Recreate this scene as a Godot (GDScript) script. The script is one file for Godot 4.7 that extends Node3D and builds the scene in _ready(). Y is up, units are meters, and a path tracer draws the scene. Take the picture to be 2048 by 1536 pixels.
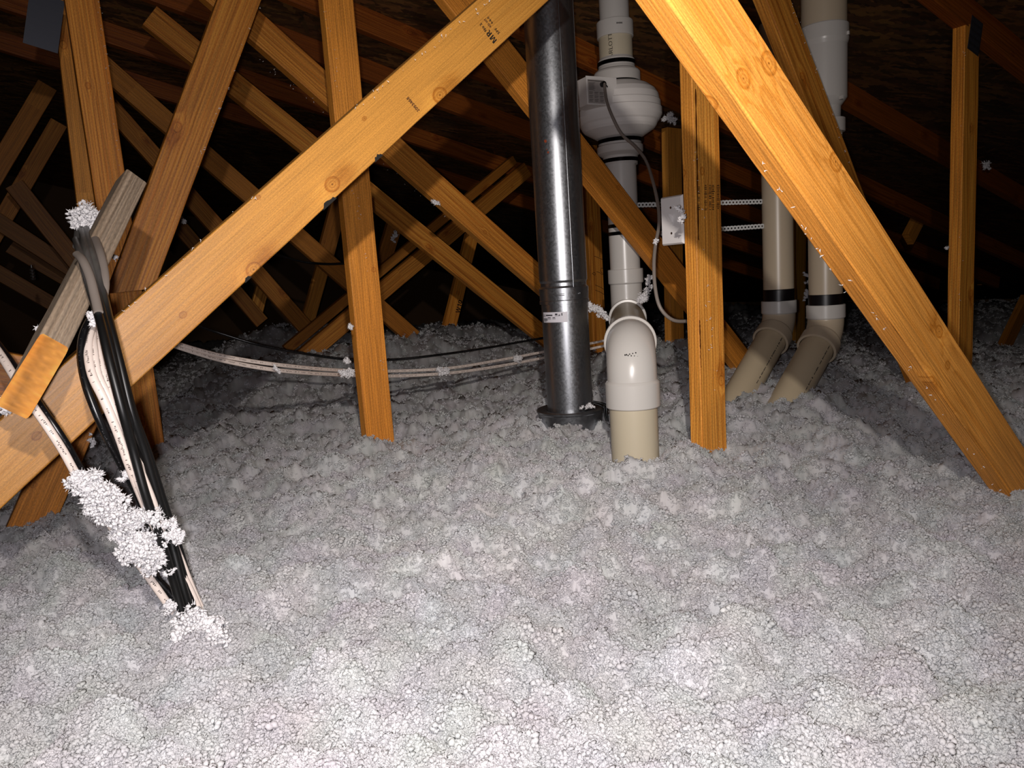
extends Node3D
# An attic: truss webs standing in loose-fill insulation, a flue, vent pipes and a radon fan, lit by a headlamp and a phone's flash.

const F := 1500.0
const EYE := Vector3(0, 0.77, 0)
const GROUND := 0.30
const BW := 0.089
const BT := 0.038
var R: Basis
var N: Vector3      # across the trusses, towards the camera
var U: Vector3      # along the trusses, to the right
var rng := RandomNumberGenerator.new()
var used := {}
var M := {}
var contacts := []
var nz_big := FastNoiseLite.new()
var nz_mid := FastNoiseLite.new()
var nz_tint := FastNoiseLite.new()
var nz_low := FastNoiseLite.new()
var nz_cell := FastNoiseLite.new()
var nz_cell2 := FastNoiseLite.new()
var nz_fine := FastNoiseLite.new()


func _ready() -> void:
	rng.seed = 4711
	R = Basis(Vector3.RIGHT, deg_to_rad(-8.11)) * Basis(Vector3.BACK, deg_to_rad(-3.77))
	N = Vector3(sin(deg_to_rad(33.5)), 0, cos(deg_to_rad(33.5)))
	U = Vector3(cos(deg_to_rad(33.5)), 0, -sin(deg_to_rad(33.5)))
	# camera
	var cam := Camera3D.new()
	cam.name = "camera"
	cam.fov = rad_to_deg(2.0 * atan(768.0 / F))
	cam.near = 0.02
	cam.far = 60.0
	cam.transform = Transform3D(R, EYE)
	add_child(cam)
	cam.current = true
	# surroundings: a closed attic, no sky
	var env := Environment.new()
	env.background_mode = Environment.BG_COLOR
	env.background_color = Color(0, 0, 0)
	env.tonemap_mode = Environment.TONE_MAPPER_LINEAR
	env.tonemap_exposure = 1.0
	env.sdfgi_enabled = true
	env.ssao_enabled = true
	env.ssil_enabled = true
	var we := WorldEnvironment.new()
	we.name = "environment"
	we.environment = env
	add_child(we)
	# headlamp: a wide flood with a softer spot in its middle
	lamp("headlamp_flood", Vector3(0.06, 0.33, 0.12), 82.0, 1.0, 1.0, Color(1.0, 0.965, 0.93), Vector3(-0.24, -0.40, -1), 0.012)
	lamp("headlamp_beam", Vector3(0.06, 0.33, 0.12), 26.0, 1.0, 1.45, Color(1.0, 0.965, 0.93), Vector3(-0.02, -0.19, -1), 0.012)
	# the phone's flash, beside its lens
	lamp("phone_flash", Vector3(-0.022, 0.002, 0.0), 64.0, 1.0, 1.05, Color(0.99, 0.97, 0.985), R * Vector3(-0.10, -0.12, -1), 0.004)

	materials()
	contact_points()
	shell()
	boards()
	flue()
	riser()
	vent_pipes()
	switch_box()
	straps()
	wires()
	cables()
	clumps()
	insulation()


func lamp(called: String, where: Vector3, angle: float, soft: float, energy: float, col: Color, towards: Vector3, size: float) -> void:
	var l := SpotLight3D.new()
	l.name = called
	l.position = EYE + where
	l.basis = Basis.looking_at(towards.normalized(), Vector3.UP)
	l.spot_angle = angle
	l.spot_angle_attenuation = soft
	l.spot_range = 20.0
	l.spot_attenuation = 2.0
	l.light_energy = energy
	l.light_color = col
	l.light_size = size
	l.shadow_enabled = true
	add_child(l)


# ---------------------------------------------------------------- places
func ray(px: float, py: float) -> Vector3:
	return R * Vector3((px - 1024.0) / F, (768.0 - py) / F, -1.0)

func at(px: float, py: float, d: float) -> Vector3:      # a point on the truss plane d metres from the eye
	var q := ray(px, py)
	return EYE + q * (-d / N.dot(q))

func dz(px: float, py: float, z: float) -> Vector3:
	return EYE + ray(px, py) * z

func yat(p: Vector3, py: float) -> float:                # the height on the upright line through p that is seen at py
	var a := R.inverse() * Vector3(p.x - EYE.x, 0, p.z - EYE.z)
	var b := R.inverse() * Vector3.UP
	var k := (768.0 - py) / F
	return EYE.y + (-k * a.z - a.y) / (b.y + k * b.z)


# ---------------------------------------------------------------- nodes
func numbered(called: String) -> String:
	var n: int = used.get(called, 0)
	used[called] = n + 1
	return called if n == 0 else "%s_%03d" % [called, n]

func tag(o: Node, label: String, category: String, group := "") -> void:
	o.set_meta("label", label)
	o.set_meta("category", category)
	if group != "":
		o.set_meta("group", group)

func put(called: String, mesh: Mesh, mat: Material, parent: Node = null, where := Vector3.ZERO) -> MeshInstance3D:
	var o := MeshInstance3D.new()
	o.mesh = mesh
	o.material_override = mat
	o.position = where
	if parent == null:
		o.name = numbered(called)
		add_child(o)
	else:
		o.name = called
		parent.add_child(o, true)
	return o

func base(called: String, where: Vector3, label: String, category: String, group := "") -> Node3D:
	var o := Node3D.new()
	o.name = numbered(called)
	o.position = where
	add_child(o)
	tag(o, label, category, group)
	return o


# ---------------------------------------------------------------- meshes
class Buf:
	var v := PackedVector3Array()
	var n := PackedVector3Array()
	var uv := PackedVector2Array()
	var col := PackedColorArray()
	var idx := PackedInt32Array()
	func add(p: Vector3, nn: Vector3, t := Vector2.ZERO) -> int:
		v.append(p); n.append(nn); uv.append(t)
		return v.size() - 1
	func tri(a: int, b: int, c: int) -> void:            # turned so that it faces along its normals
		var g := (v[b] - v[a]).cross(v[c] - v[a])
		if g.dot(n[a] + n[b] + n[c]) > 0.0:
			idx.append(a); idx.append(c); idx.append(b)
		else:
			idx.append(a); idx.append(b); idx.append(c)
	func quad(a: int, b: int, c: int, d: int) -> void:
		tri(a, b, c); tri(a, c, d)
	func flat(pts: Array, uvs := []) -> void:
		var nn: Vector3 = (pts[2] - pts[0]).cross(pts[1] - pts[0]).normalized()
		var f := v.size()
		for i in pts.size():
			add(pts[i], nn, uvs[i] if uvs.size() else Vector2.ZERO)
		for i in range(1, pts.size() - 1):
			tri(f, f + i, f + i + 1)
	func box(c: Vector3, x: Vector3, y: Vector3, z: Vector3) -> void:   # half axes
		for k in 3:
			var ax: Vector3 = [x, y, z][k]
			var b: Vector3 = [y, z, x][k]
			var d: Vector3 = [z, x, y][k]
			for s in [-1.0, 1.0]:
				var nn: Vector3 = ax.normalized() * s
				var f := v.size()
				for q in [[-1, -1], [1, -1], [1, 1], [-1, 1]]:
					add(c + ax * s + b * q[0] + d * q[1], nn, Vector2(q[0] * 0.5 + 0.5, q[1] * 0.5 + 0.5))
				quad(f, f + 1, f + 2, f + 3)
	func mesh() -> ArrayMesh:
		var a := []
		a.resize(Mesh.ARRAY_MAX)
		a[Mesh.ARRAY_VERTEX] = v
		a[Mesh.ARRAY_NORMAL] = n
		a[Mesh.ARRAY_TEX_UV] = uv
		a[Mesh.ARRAY_INDEX] = idx
		if col.size():
			a[Mesh.ARRAY_COLOR] = col
		var m := ArrayMesh.new()
		m.add_surface_from_arrays(Mesh.PRIMITIVE_TRIANGLES, a)
		return m


func lathe_into(b: Buf, prof: Array, segs := 40, t := Transform3D()) -> void:
	for i in prof.size() - 1:
		var r0: float = prof[i][0]
		var y0: float = prof[i][1]
		var r1: float = prof[i + 1][0]
		var y1: float = prof[i + 1][1]
		var dn := Vector2(y1 - y0, -(r1 - r0)).normalized()
		if dn == Vector2.ZERO:
			continue
		var f := b.v.size()
		for k in segs + 1:
			var a := TAU * k / segs
			var c := Vector3(sin(a), 0, cos(a))
			var nn := (t.basis * (c * dn.x + Vector3.UP * dn.y)).normalized()
			b.add(t * (c * r0 + Vector3.UP * y0), nn, Vector2(float(k) / segs, y0))
			b.add(t * (c * r1 + Vector3.UP * y1), nn, Vector2(float(k) / segs, y1))
		for k in segs:
			b.quad(f + 2 * k, f + 2 * k + 2, f + 2 * k + 3, f + 2 * k + 1)

func lathe(prof: Array, segs := 40, t := Transform3D()) -> ArrayMesh:
	var b := Buf.new()
	lathe_into(b, prof, segs, t)
	return b.mesh()

func smooth_path(pts: Array, step := 0.012) -> PackedVector3Array:
	var c := Curve3D.new()
	c.bake_interval = step
	for i in pts.size():
		var p: Vector3 = pts[i]
		var a: Vector3 = pts[maxi(i - 1, 0)]
		var z: Vector3 = pts[mini(i + 1, pts.size() - 1)]
		var tg := (z - a).normalized()
		c.add_point(p, -tg * p.distance_to(a) / 3.0, tg * p.distance_to(z) / 3.0)
	return c.get_baked_points()

func tube_into(b: Buf, path: PackedVector3Array, ra: float, rb := -1.0, segs := 12, wide := Vector3.RIGHT, caps := true) -> void:
	if rb < 0.0:
		rb = ra
	var f := b.v.size()
	var n := path.size()
	var len := 0.0
	var x := wide
	for i in n:
		var tg := (path[mini(i + 1, n - 1)] - path[maxi(i - 1, 0)]).normalized()
		x = (x - tg * x.dot(tg)).normalized()
		var y := tg.cross(x)
		if i > 0:
			len += path[i].distance_to(path[i - 1])
		for k in segs + 1:
			var a := TAU * k / segs
			b.add(path[i] + x * cos(a) * ra + y * sin(a) * rb, (x * cos(a) * rb + y * sin(a) * ra).normalized(), Vector2(float(k) / segs, len))
	for i in n - 1:
		for k in segs:
			var o := f + i * (segs + 1) + k
			b.quad(o, o + 1, o + segs + 2, o + segs + 1)
	if caps:
		for e in [0, n - 1]:
			var tg := (path[1] - path[0]).normalized() * -1.0 if e == 0 else (path[n - 1] - path[n - 2]).normalized()
			var c := b.add(path[e], tg)
			for k in segs + 1:
				b.add(b.v[f + e * (segs + 1) + k], tg)
			for k in segs:
				b.tri(c, c + 1 + k, c + 2 + k)

func tube(path: PackedVector3Array, ra: float, rb := -1.0, segs := 12, wide := Vector3.RIGHT) -> ArrayMesh:
	var b := Buf.new()
	tube_into(b, path, ra, rb, segs, wide)
	return b.mesh()


# ---------------------------------------------------------------- materials
func plain(c: Color, rough: float, metal := 0.0, spec := 0.5) -> StandardMaterial3D:
	var m := StandardMaterial3D.new()
	m.albedo_color = c
	m.roughness = rough
	m.metallic = metal
	m.metallic_specular = spec
	return m

func noise_bytes(s: int, freq: float, w: int, h: int, sw: int, sh: int, oct := 3) -> PackedByteArray:
	var n := FastNoiseLite.new()
	n.seed = s
	n.noise_type = FastNoiseLite.TYPE_SIMPLEX_SMOOTH
	n.frequency = freq
	n.fractal_octaves = oct
	var im := n.get_image(sw, sh, false, false, true)
	im.resize(w, h, Image.INTERPOLATE_CUBIC)
	im.convert(Image.FORMAT_L8)
	return im.get_data()

# solid wood looked up on the four faces of a 2x4: u runs round the section, v along the board
func wood(w: int, h: int, length: float, s: int, cx: float, cz: float, spacing: float, knots: Array, early: Vector3, late: Vector3, strength: float) -> StandardMaterial3D:
	var wob := noise_bytes(s, 0.02, w, h, w, h / 12)
	var slow := noise_bytes(s + 1, 0.012, w, h, w / 8, h / 12, 2)
	var streak := noise_bytes(s + 2, 0.16, w, h, w, h / 24, 2)
	var spec := noise_bytes(s + 3, 0.35, w, h, w, h, 2)
	var data := PackedByteArray()
	data.resize(w * h * 3)
	var xs := PackedFloat32Array(); xs.resize(w)
	var zs := PackedFloat32Array(); zs.resize(w)
	for i in w:
		var p := 0.254 * i / w
		if p < 0.089: xs[i] = p - 0.0445; zs[i] = 0.019
		elif p < 0.127: xs[i] = 0.0445; zs[i] = 0.019 - (p - 0.089)
		elif p < 0.216: xs[i] = 0.0445 - (p - 0.127); zs[i] = -0.019
		else: xs[i] = -0.0445; zs[i] = -0.019 + (p - 0.216)
	var o := 0
	for j in h:
		var v := length * j / h
		var near := []
		for k in knots:
			if absf(v - k[1]) < 6.0 * k[2]:
				near.append(k)
		for i in w:
			var q := j * w + i
			var dx := xs[i] - cx + (slow[q] - 128) * 0.00016
			var dzz := zs[i] - cz
			var r := sqrt(dx * dx + dzz * dzz) + (wob[q] - 128) * 0.000022
			var dark := 0.0
			var pale := 0.0
			var inside := -1.0
			for k in near:
				var kx: float = xs[i] - k[0] + (0.0 if zs[i] > 0.0 else (0.019 - zs[i]) * 0.6)
				var kv: float = v - k[1]
				var rad: float = k[2]
				var dd: float = sqrt(kx * kx + kv * kv * 0.7) / rad
				r += rad * 1.1 * exp(-dd * dd * 0.16) * (1.0 if kx > 0.0 else -0.6)
				if dd < 1.25:
					inside = dd
				if k.size() > 3:
					var sx: float = kx / (rad * 1.9)
					var sv: float = (kv - k[3] * rad * 2.4) / (rad * 2.8)
					dark = maxf(dark, exp(-(sx * sx + sv * sv) * 1.3) * 1.0)
					sv = (kv + k[3] * rad * 1.8) / (rad * 2.2)
					pale = maxf(pale, exp(-(sx * sx + sv * sv)) * 0.5)
			var ring := fposmod(r / spacing, 1.0)
			var l := smoothstep(0.40, 0.90, ring) * (1.0 - smoothstep(0.91, 1.0, ring)) * strength
			l = clampf(l + dark * 0.7 + (slow[q] - 128) * 0.0022, 0.0, 1.0)
			if inside >= 0.0:
				var rim := exp(-pow((inside - 1.02) / 0.10, 2.0)) * 0.85
				l = clampf(maxf(0.45 + 0.25 * sin(inside * 17.0), l * 0.5) * (1.0 - smoothstep(1.0, 1.25, inside)) + l * smoothstep(1.0, 1.25, inside), 0.0, 1.0) + rim
				if inside < 0.10:
					l = 1.35
			var f := 1.0 + (streak[q] - 128) * 0.0016 * (0.35 + strength) + (spec[q] - 128) * 0.0011 + pale * 0.22
			var c := early.lerp(late, minf(l, 1.0)) * f
			if l > 1.0:
				c *= maxf(1.0 - (l - 1.0) * 0.9, 0.25)
			data[o] = clampi(int(c.x * 255.0), 0, 255)
			data[o + 1] = clampi(int(c.y * 255.0), 0, 255)
			data[o + 2] = clampi(int(c.z * 255.0), 0, 255)
			o += 3
	var m := StandardMaterial3D.new()
	m.albedo_texture = ImageTexture.create_from_image(Image.create_from_data(w, h, false, Image.FORMAT_RGB8, data))
	m.roughness = 0.55
	m.metallic_specular = 0.42
	m.uv1_scale = Vector3(1, 1.0 / length, 1)
	var bump := NoiseTexture2D.new()
	bump.width = 256
	bump.height = 256
	bump.seamless = true
	var bn := FastNoiseLite.new()
	bn.seed = s + 9
	bn.frequency = 0.09
	bump.noise = bn
	m.heightmap_enabled = true
	m.heightmap_texture = bump
	m.heightmap_scale = 0.06
	return m

func tinted(m: StandardMaterial3D, c: Color) -> StandardMaterial3D:
	var t: StandardMaterial3D = m.duplicate()
	t.albedo_color = c
	return t

func print_texture(bg: Color, ink: Color, w: int, h: int, x0: int, x1: int, s: int, gap: int) -> ImageTexture:   # lines of print too small to read
	var im := Image.create(w, h, false, Image.FORMAT_RGB8)
	im.fill(bg)
	var g := RandomNumberGenerator.new()
	g.seed = s
	var y := 2
	while y < h - 5:
		var l := g.randi_range(2, 4)
		im.fill_rect(Rect2i(x0 + g.randi_range(0, 1), y, x1 - x0 - g.randi_range(0, 2), l - 1), ink)
		y += l + (g.randi_range(gap, gap * 3) if g.randf() < 0.2 else 1)
	return ImageTexture.create_from_image(im)

func osb() -> ImageTexture:
	var im := Image.create(768, 768, false, Image.FORMAT_RGB8)
	im.fill(Color(0.45, 0.31, 0.17))
	var g := RandomNumberGenerator.new()
	g.seed = 77
	for k in 1500:
		var c := Vector2(g.randf() * 768, g.randf() * 768)
		var a := g.randf_range(-0.5, 0.5) + (PI * 0.5 if g.randf() < 0.12 else 0.0)
		var l := g.randf_range(25, 75)
		var w := g.randf_range(5, 15)
		var t := g.randf_range(0.55, 1.35)
		var col := Color(0.47 * t, 0.33 * t + g.randf_range(-0.02, 0.02), 0.18 * t)
		var ca := cos(a)
		var sa := sin(a)
		for i in range(int(-l), int(l)):
			var ww := int(w * (1.0 - pow(absf(i) / l, 4.0)) * (0.8 + 0.2 * sin(i * 0.3 + k)))
			for j in range(-ww, ww):
				im.set_pixel(posmod(int(c.x + i * ca - j * sa), 768), posmod(int(c.y + i * sa + j * ca), 768), col)
	return ImageTexture.create_from_image(im)

func materials() -> void:
	var e := Vector3(0.90, 0.62, 0.27)
	var l := Vector3(0.70, 0.41, 0.13)
	M.w0 = wood(256, 1024, 2.2, 31, 0.05, -0.07, 0.006, [[0.02, 0.35, 0.009, 1.0], [-0.02, 0.9, 0.007], [0.03, 1.4, 0.010, -1.0], [-0.01, 1.9, 0.006]], e * 1.04, l * 1.06, 0.5)
	M.w1 = wood(256, 1024, 2.2, 43, -0.06, 0.03, 0.0055, [[-0.015, 0.25, 0.008, 1.0], [0.012, 0.75, 0.010, 1.0], [0.03, 1.15, 0.006], [-0.03, 1.7, 0.011, -1.0]], e * 1.03, l * 1.05, 0.4)
	M.w2 = wood(256, 1024, 2.2, 59, 0.01, -0.06, 0.007, [[0.0, 0.5, 0.007], [0.025, 1.0, 0.009, 1.0], [-0.025, 1.5, 0.008, 1.0]], e * 1.03, l * 1.05, 0.6)
	M.grey = wood(128, 512, 2.0, 83, 0.02, -0.05, 0.008, [], Vector3(0.60, 0.53, 0.455), Vector3(0.47, 0.385, 0.30), 0.6)
	M.grey.roughness = 0.9
	M.cut = wood(96, 96, 0.10, 91, 0.0, -0.03, 0.0035, [], e * 1.06, l * 1.15, 0.8)
	M.cut.uv1_scale = Vector3(1, 6, 1)
	M.cut.albedo_color = Color(0.82, 0.84, 0.95)
	M.ink = plain(Color(0.06, 0.035, 0.02), 0.8)
	M.bark = plain(Color(0.10, 0.085, 0.075), 0.9)
	M.pvc = plain(Color(0.82, 0.805, 0.785), 0.28)
	M.cream = plain(Color(0.80, 0.755, 0.66), 0.34)
	M.beige = plain(Color(0.78, 0.715, 0.62), 0.32)
	M.primer = plain(Color(0.055, 0.035, 0.05), 0.35)
	M.rubber = plain(Color(0.03, 0.028, 0.03), 0.35)
	M.fan = plain(Color(0.88, 0.86, 0.845), 0.32)
	M.plate = plain(Color(0.90, 0.885, 0.88), 0.35)
	M.steel = plain(Color(0.75, 0.75, 0.76), 0.3, 1.0)
	M.boxside = plain(Color(0.22, 0.10, 0.09), 0.6)
	M.strap = plain(Color(0.72, 0.72, 0.71), 0.5)
	M.rust = plain(Color(0.55, 0.22, 0.08), 0.9)
	M.white_jacket = plain(Color(0.90, 0.84, 0.80), 0.42)
	M.white_jacket.albedo_texture = print_texture(Color.WHITE, Color(0.35, 0.33, 0.33), 48, 512, 10, 14, 5, 8)
	M.white_jacket.uv1_scale = Vector3(1, 4.0, 1)
	M.black_jacket = plain(Color(1, 1, 1), 0.30)
	M.black_jacket.albedo_texture = print_texture(Color(0.055, 0.058, 0.065), Color(0.30, 0.30, 0.31), 48, 512, 10, 12, 6, 8)
	M.black_jacket.uv1_scale = Vector3(1, 4.0, 1)
	M.dusted = plain(Color(1, 1, 1), 0.42)
	M.dusted.vertex_color_use_as_albedo = true
	M.dusty_jacket = plain(Color(0.25, 0.235, 0.22), 0.8)
	M.grey_jacket = plain(Color(0.52, 0.48, 0.45), 0.45)
	M.fluff = plain(Color(0.93, 0.92, 0.925), 1.0, 0.0, 0.1)
	M.fluff.backlight_enabled = true
	M.fluff.backlight = Color(0.5, 0.5, 0.5)
	M.sheathing = plain(Color(1, 1, 1), 0.7)
	M.sheathing.albedo_texture = osb()
	M.sheathing.uv1_triplanar = true
	M.sheathing.uv1_world_triplanar = true
	M.sheathing.uv1_scale = Vector3(0.9, 0.9, 0.9)
	M.board_wall = plain(Color(0.40, 0.30, 0.20), 0.9)
	M.drywall = plain(Color(0.75, 0.74, 0.72), 0.9)
	# galvanized sheet: a spangle in its gloss
	M.galv = plain(Color(0.62, 0.63, 0.65), 1.0, 0.96)
	var g := NoiseTexture2D.new()
	g.width = 512
	g.height = 512
	g.seamless = true
	var gn := FastNoiseLite.new()
	gn.seed = 3
	gn.noise_type = FastNoiseLite.TYPE_CELLULAR
	gn.cellular_return_type = FastNoiseLite.RETURN_CELL_VALUE
	gn.frequency = 0.09
	g.noise = gn
	var ramp := Gradient.new()
	ramp.set_color(0, Color(0.28, 0.28, 0.28))
	ramp.set_color(1, Color(0.42, 0.42, 0.42))
	g.color_ramp = ramp
	M.galv.roughness_texture = g
	M.galv.uv1_scale = Vector3(2, 4, 1)


# ---------------------------------------------------------------- setting
func truss_uv(p: Vector3) -> Vector2:
	var q := p - EYE
	return Vector2(q.dot(U), q.dot(N))

func roof_y(u: float) -> float:                        # underside of the top chords
	var p := at(1906, 54, 1.2)
	return p.y - 0.25 * (u - truss_uv(p).x)

func slab(called: String, a: Vector2, b: Vector2, y0: float, y1: float, mat: Material) -> void:   # a, b in truss axes (along, across)
	var bf := Buf.new()
	var c := EYE * Vector3(1, 0, 1) + U * (a.x + b.x) * 0.5 + N * (a.y + b.y) * 0.5 + Vector3.UP * (y0 + y1) * 0.5
	bf.box(Vector3.ZERO, U * absf(b.x - a.x) * 0.5, Vector3.UP * (y1 - y0) * 0.5, N * absf(b.y - a.y) * 0.5)
	put(called, bf.mesh(), mat, null, c).set_meta("kind", "structure")

func shell() -> void:
	slab("floor", Vector2(-2.6, -9.1), Vector2(7.3, 2.1), -0.02, 0.0, M.drywall)
	slab("wall_far", Vector2(-2.6, -9.1), Vector2(7.3, -9.0), -0.02, 3.2, M.board_wall)
	slab("wall_near", Vector2(-2.6, 2.0), Vector2(7.3, 2.1), -0.02, 3.2, M.board_wall)
	slab("wall_left", Vector2(-2.6, -9.0), Vector2(-2.5, 2.0), -0.02, 3.2, M.board_wall)
	slab("wall_right", Vector2(7.2, -9.0), Vector2(7.3, 2.0), -0.02, 0.30, M.board_wall)
	var bf := Buf.new()
	var u0 := -2.6
	var u1 := 7.3
	var mid := (u0 + u1) * 0.5
	var c := EYE * Vector3(1, 0, 1) + U * mid + N * -3.5 + Vector3.UP * (roof_y(mid) + 0.092 + 0.008)
	bf.box(Vector3.ZERO, (U - Vector3.UP * 0.25) * (u1 - u0) * 0.5, Vector3.UP * 0.008, N * 5.6)
	put("ceiling", bf.mesh(), M.sheathing, null, c).set_meta("kind", "structure")


# ---------------------------------------------------------------- boards
func board(called: String, label: String, mat: Material, a: Vector3, b: Vector3, o := {}) -> MeshInstance3D:
	var w: float = o.get("w", BW)
	var t: float = o.get("t", BT)
	var n: Vector3 = o.get("n", N)
	var ax := (b - a).normalized()
	var tt := n.cross(ax).normalized()
	n = ax.cross(tt)
	var length := a.distance_to(b)
	var v0: float = o.get("v0", rng.randf() * 2.0)
	var bev: Array = o.get("bevel", [0.0, 0.0])
	var bin: Array = o.get("bevel_in", [0.0, 0.0])
	var c := 0.0028
	# outline of the section, from the front's one edge round to it again: [across, out, normal, u]
	var pr := []
	var cs := [[-0.5, 1.0, 0.0], [0.5, 1.0, 0.089], [0.5, 0.0, 0.127], [-0.5, 0.0, 0.216]]
	var ns := [Vector2(0, 1), Vector2(1, 0), Vector2(0, -1), Vector2(-1, 0)]
	for k in 4:
		var p := Vector2(cs[k][0] * w, (cs[k][1] - 1.0) * t)
		var n0: Vector2 = ns[(k + 3) % 4]
		var n1: Vector2 = ns[k]
		var uu: float = cs[k][2]
		pr.append([p - n1 * c, n0, uu - 0.0015])
		pr.append([p - (n0 + n1) * c * 0.30, (n0 + n1).normalized(), uu])
		pr.append([p - n0 * c, n1, uu + 0.0015])
	pr.append([pr[0][0], pr[0][1], 0.2525])
	var segs := maxi(2, int(length / 0.05))
	var jit := FastNoiseLite.new()
	jit.seed = rng.randi() % 1000
	jit.frequency = 2.0
	var bf := Buf.new()
	for i in segs + 1:
		var s := float(i) / segs
		for q in pr:
			var p: Vector2 = q[0]
			var shift := lerpf(bev[0], bev[1], s) * p.x + lerpf(bin[0], bin[1], s) * (p.y + t * 0.5)
			var y := s * length + shift
			var wob := jit.get_noise_2d(y * 3.0, q[2] * 40.0) * 0.0011
			var nn: Vector2 = q[1]
			var uu: float = q[2] / 0.254
			p += nn * wob
			bf.add(ax * y + tt * p.x + n * p.y, tt * nn.x + n * nn.y, Vector2(uu if uu >= 0.0 else 0.0, v0 + y))
	var m := pr.size()
	for i in segs:
		for k in m - 1:
			bf.quad(i * m + k, i * m + k + 1, (i + 1) * m + k + 1, (i + 1) * m + k)
	var cut := Buf.new()
	for e in [0, segs]:
		var eb: Buf = cut if e == 0 and o.has("end") else bf
		var f := eb.v.size()
		var nn := -ax if e == 0 else ax
		var slope := Vector2(bev[0], bin[0]) if e == 0 else Vector2(bev[1], bin[1])
		nn = (nn - (tt * slope.x + n * slope.y) * (-1.0 if e == 0 else 1.0)).normalized()
		for k in m - 1:
			eb.add(bf.v[e * m + k], nn, Vector2(0.1 + pr[k][0].x * 2.0, v0 + pr[k][0].y * 2.0))
		for k in range(1, m - 2):
			eb.tri(f, f + k, f + k + 1)
	var node := put(called, bf.mesh(), mat, null, a)
	tag(node, label, o.get("category", "beam"), o.get("group", ""))
	if o.has("end"):
		put("cut_end", cut.mesh(), o.end, node)
	node.set_meta("ax", ax)
	node.set_meta("tt", tt)
	node.set_meta("nn", n)
	return node

func letters(parent: Node3D, text: String, where: Vector3, right: Vector3, up: Vector3, height: float, mat: Material, called := "stamp", mono := false) -> void:
	var tm := TextMesh.new()
	tm.text = text
	var f := SystemFont.new()
	f.font_names = PackedStringArray(["Droid Sans Mono" if mono else "Droid Sans"])
	f.font_weight = 700
	tm.font = f
	tm.font_size = 32
	tm.pixel_size = height / 24.0
	tm.depth = 0.0004
	tm.curve_step = 1.5
	var o := put(called, tm, mat, parent, where)
	o.basis = Basis(right.normalized(), up.normalized(), right.cross(up).normalized())

func strokes(parent: Node3D, lines: Array, r: float, mat: Material, called: String) -> void:    # hand-drawn marks, as thin ink lines
	for l in lines:
		put(called, tube(smooth_path(l, 0.004), r, r * 0.35, 6, Vector3.UP), mat, parent)

func on_board(o: Node3D, px: float, py: float, d: float) -> Vector3:
	return at(px, py, d) - o.position

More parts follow.
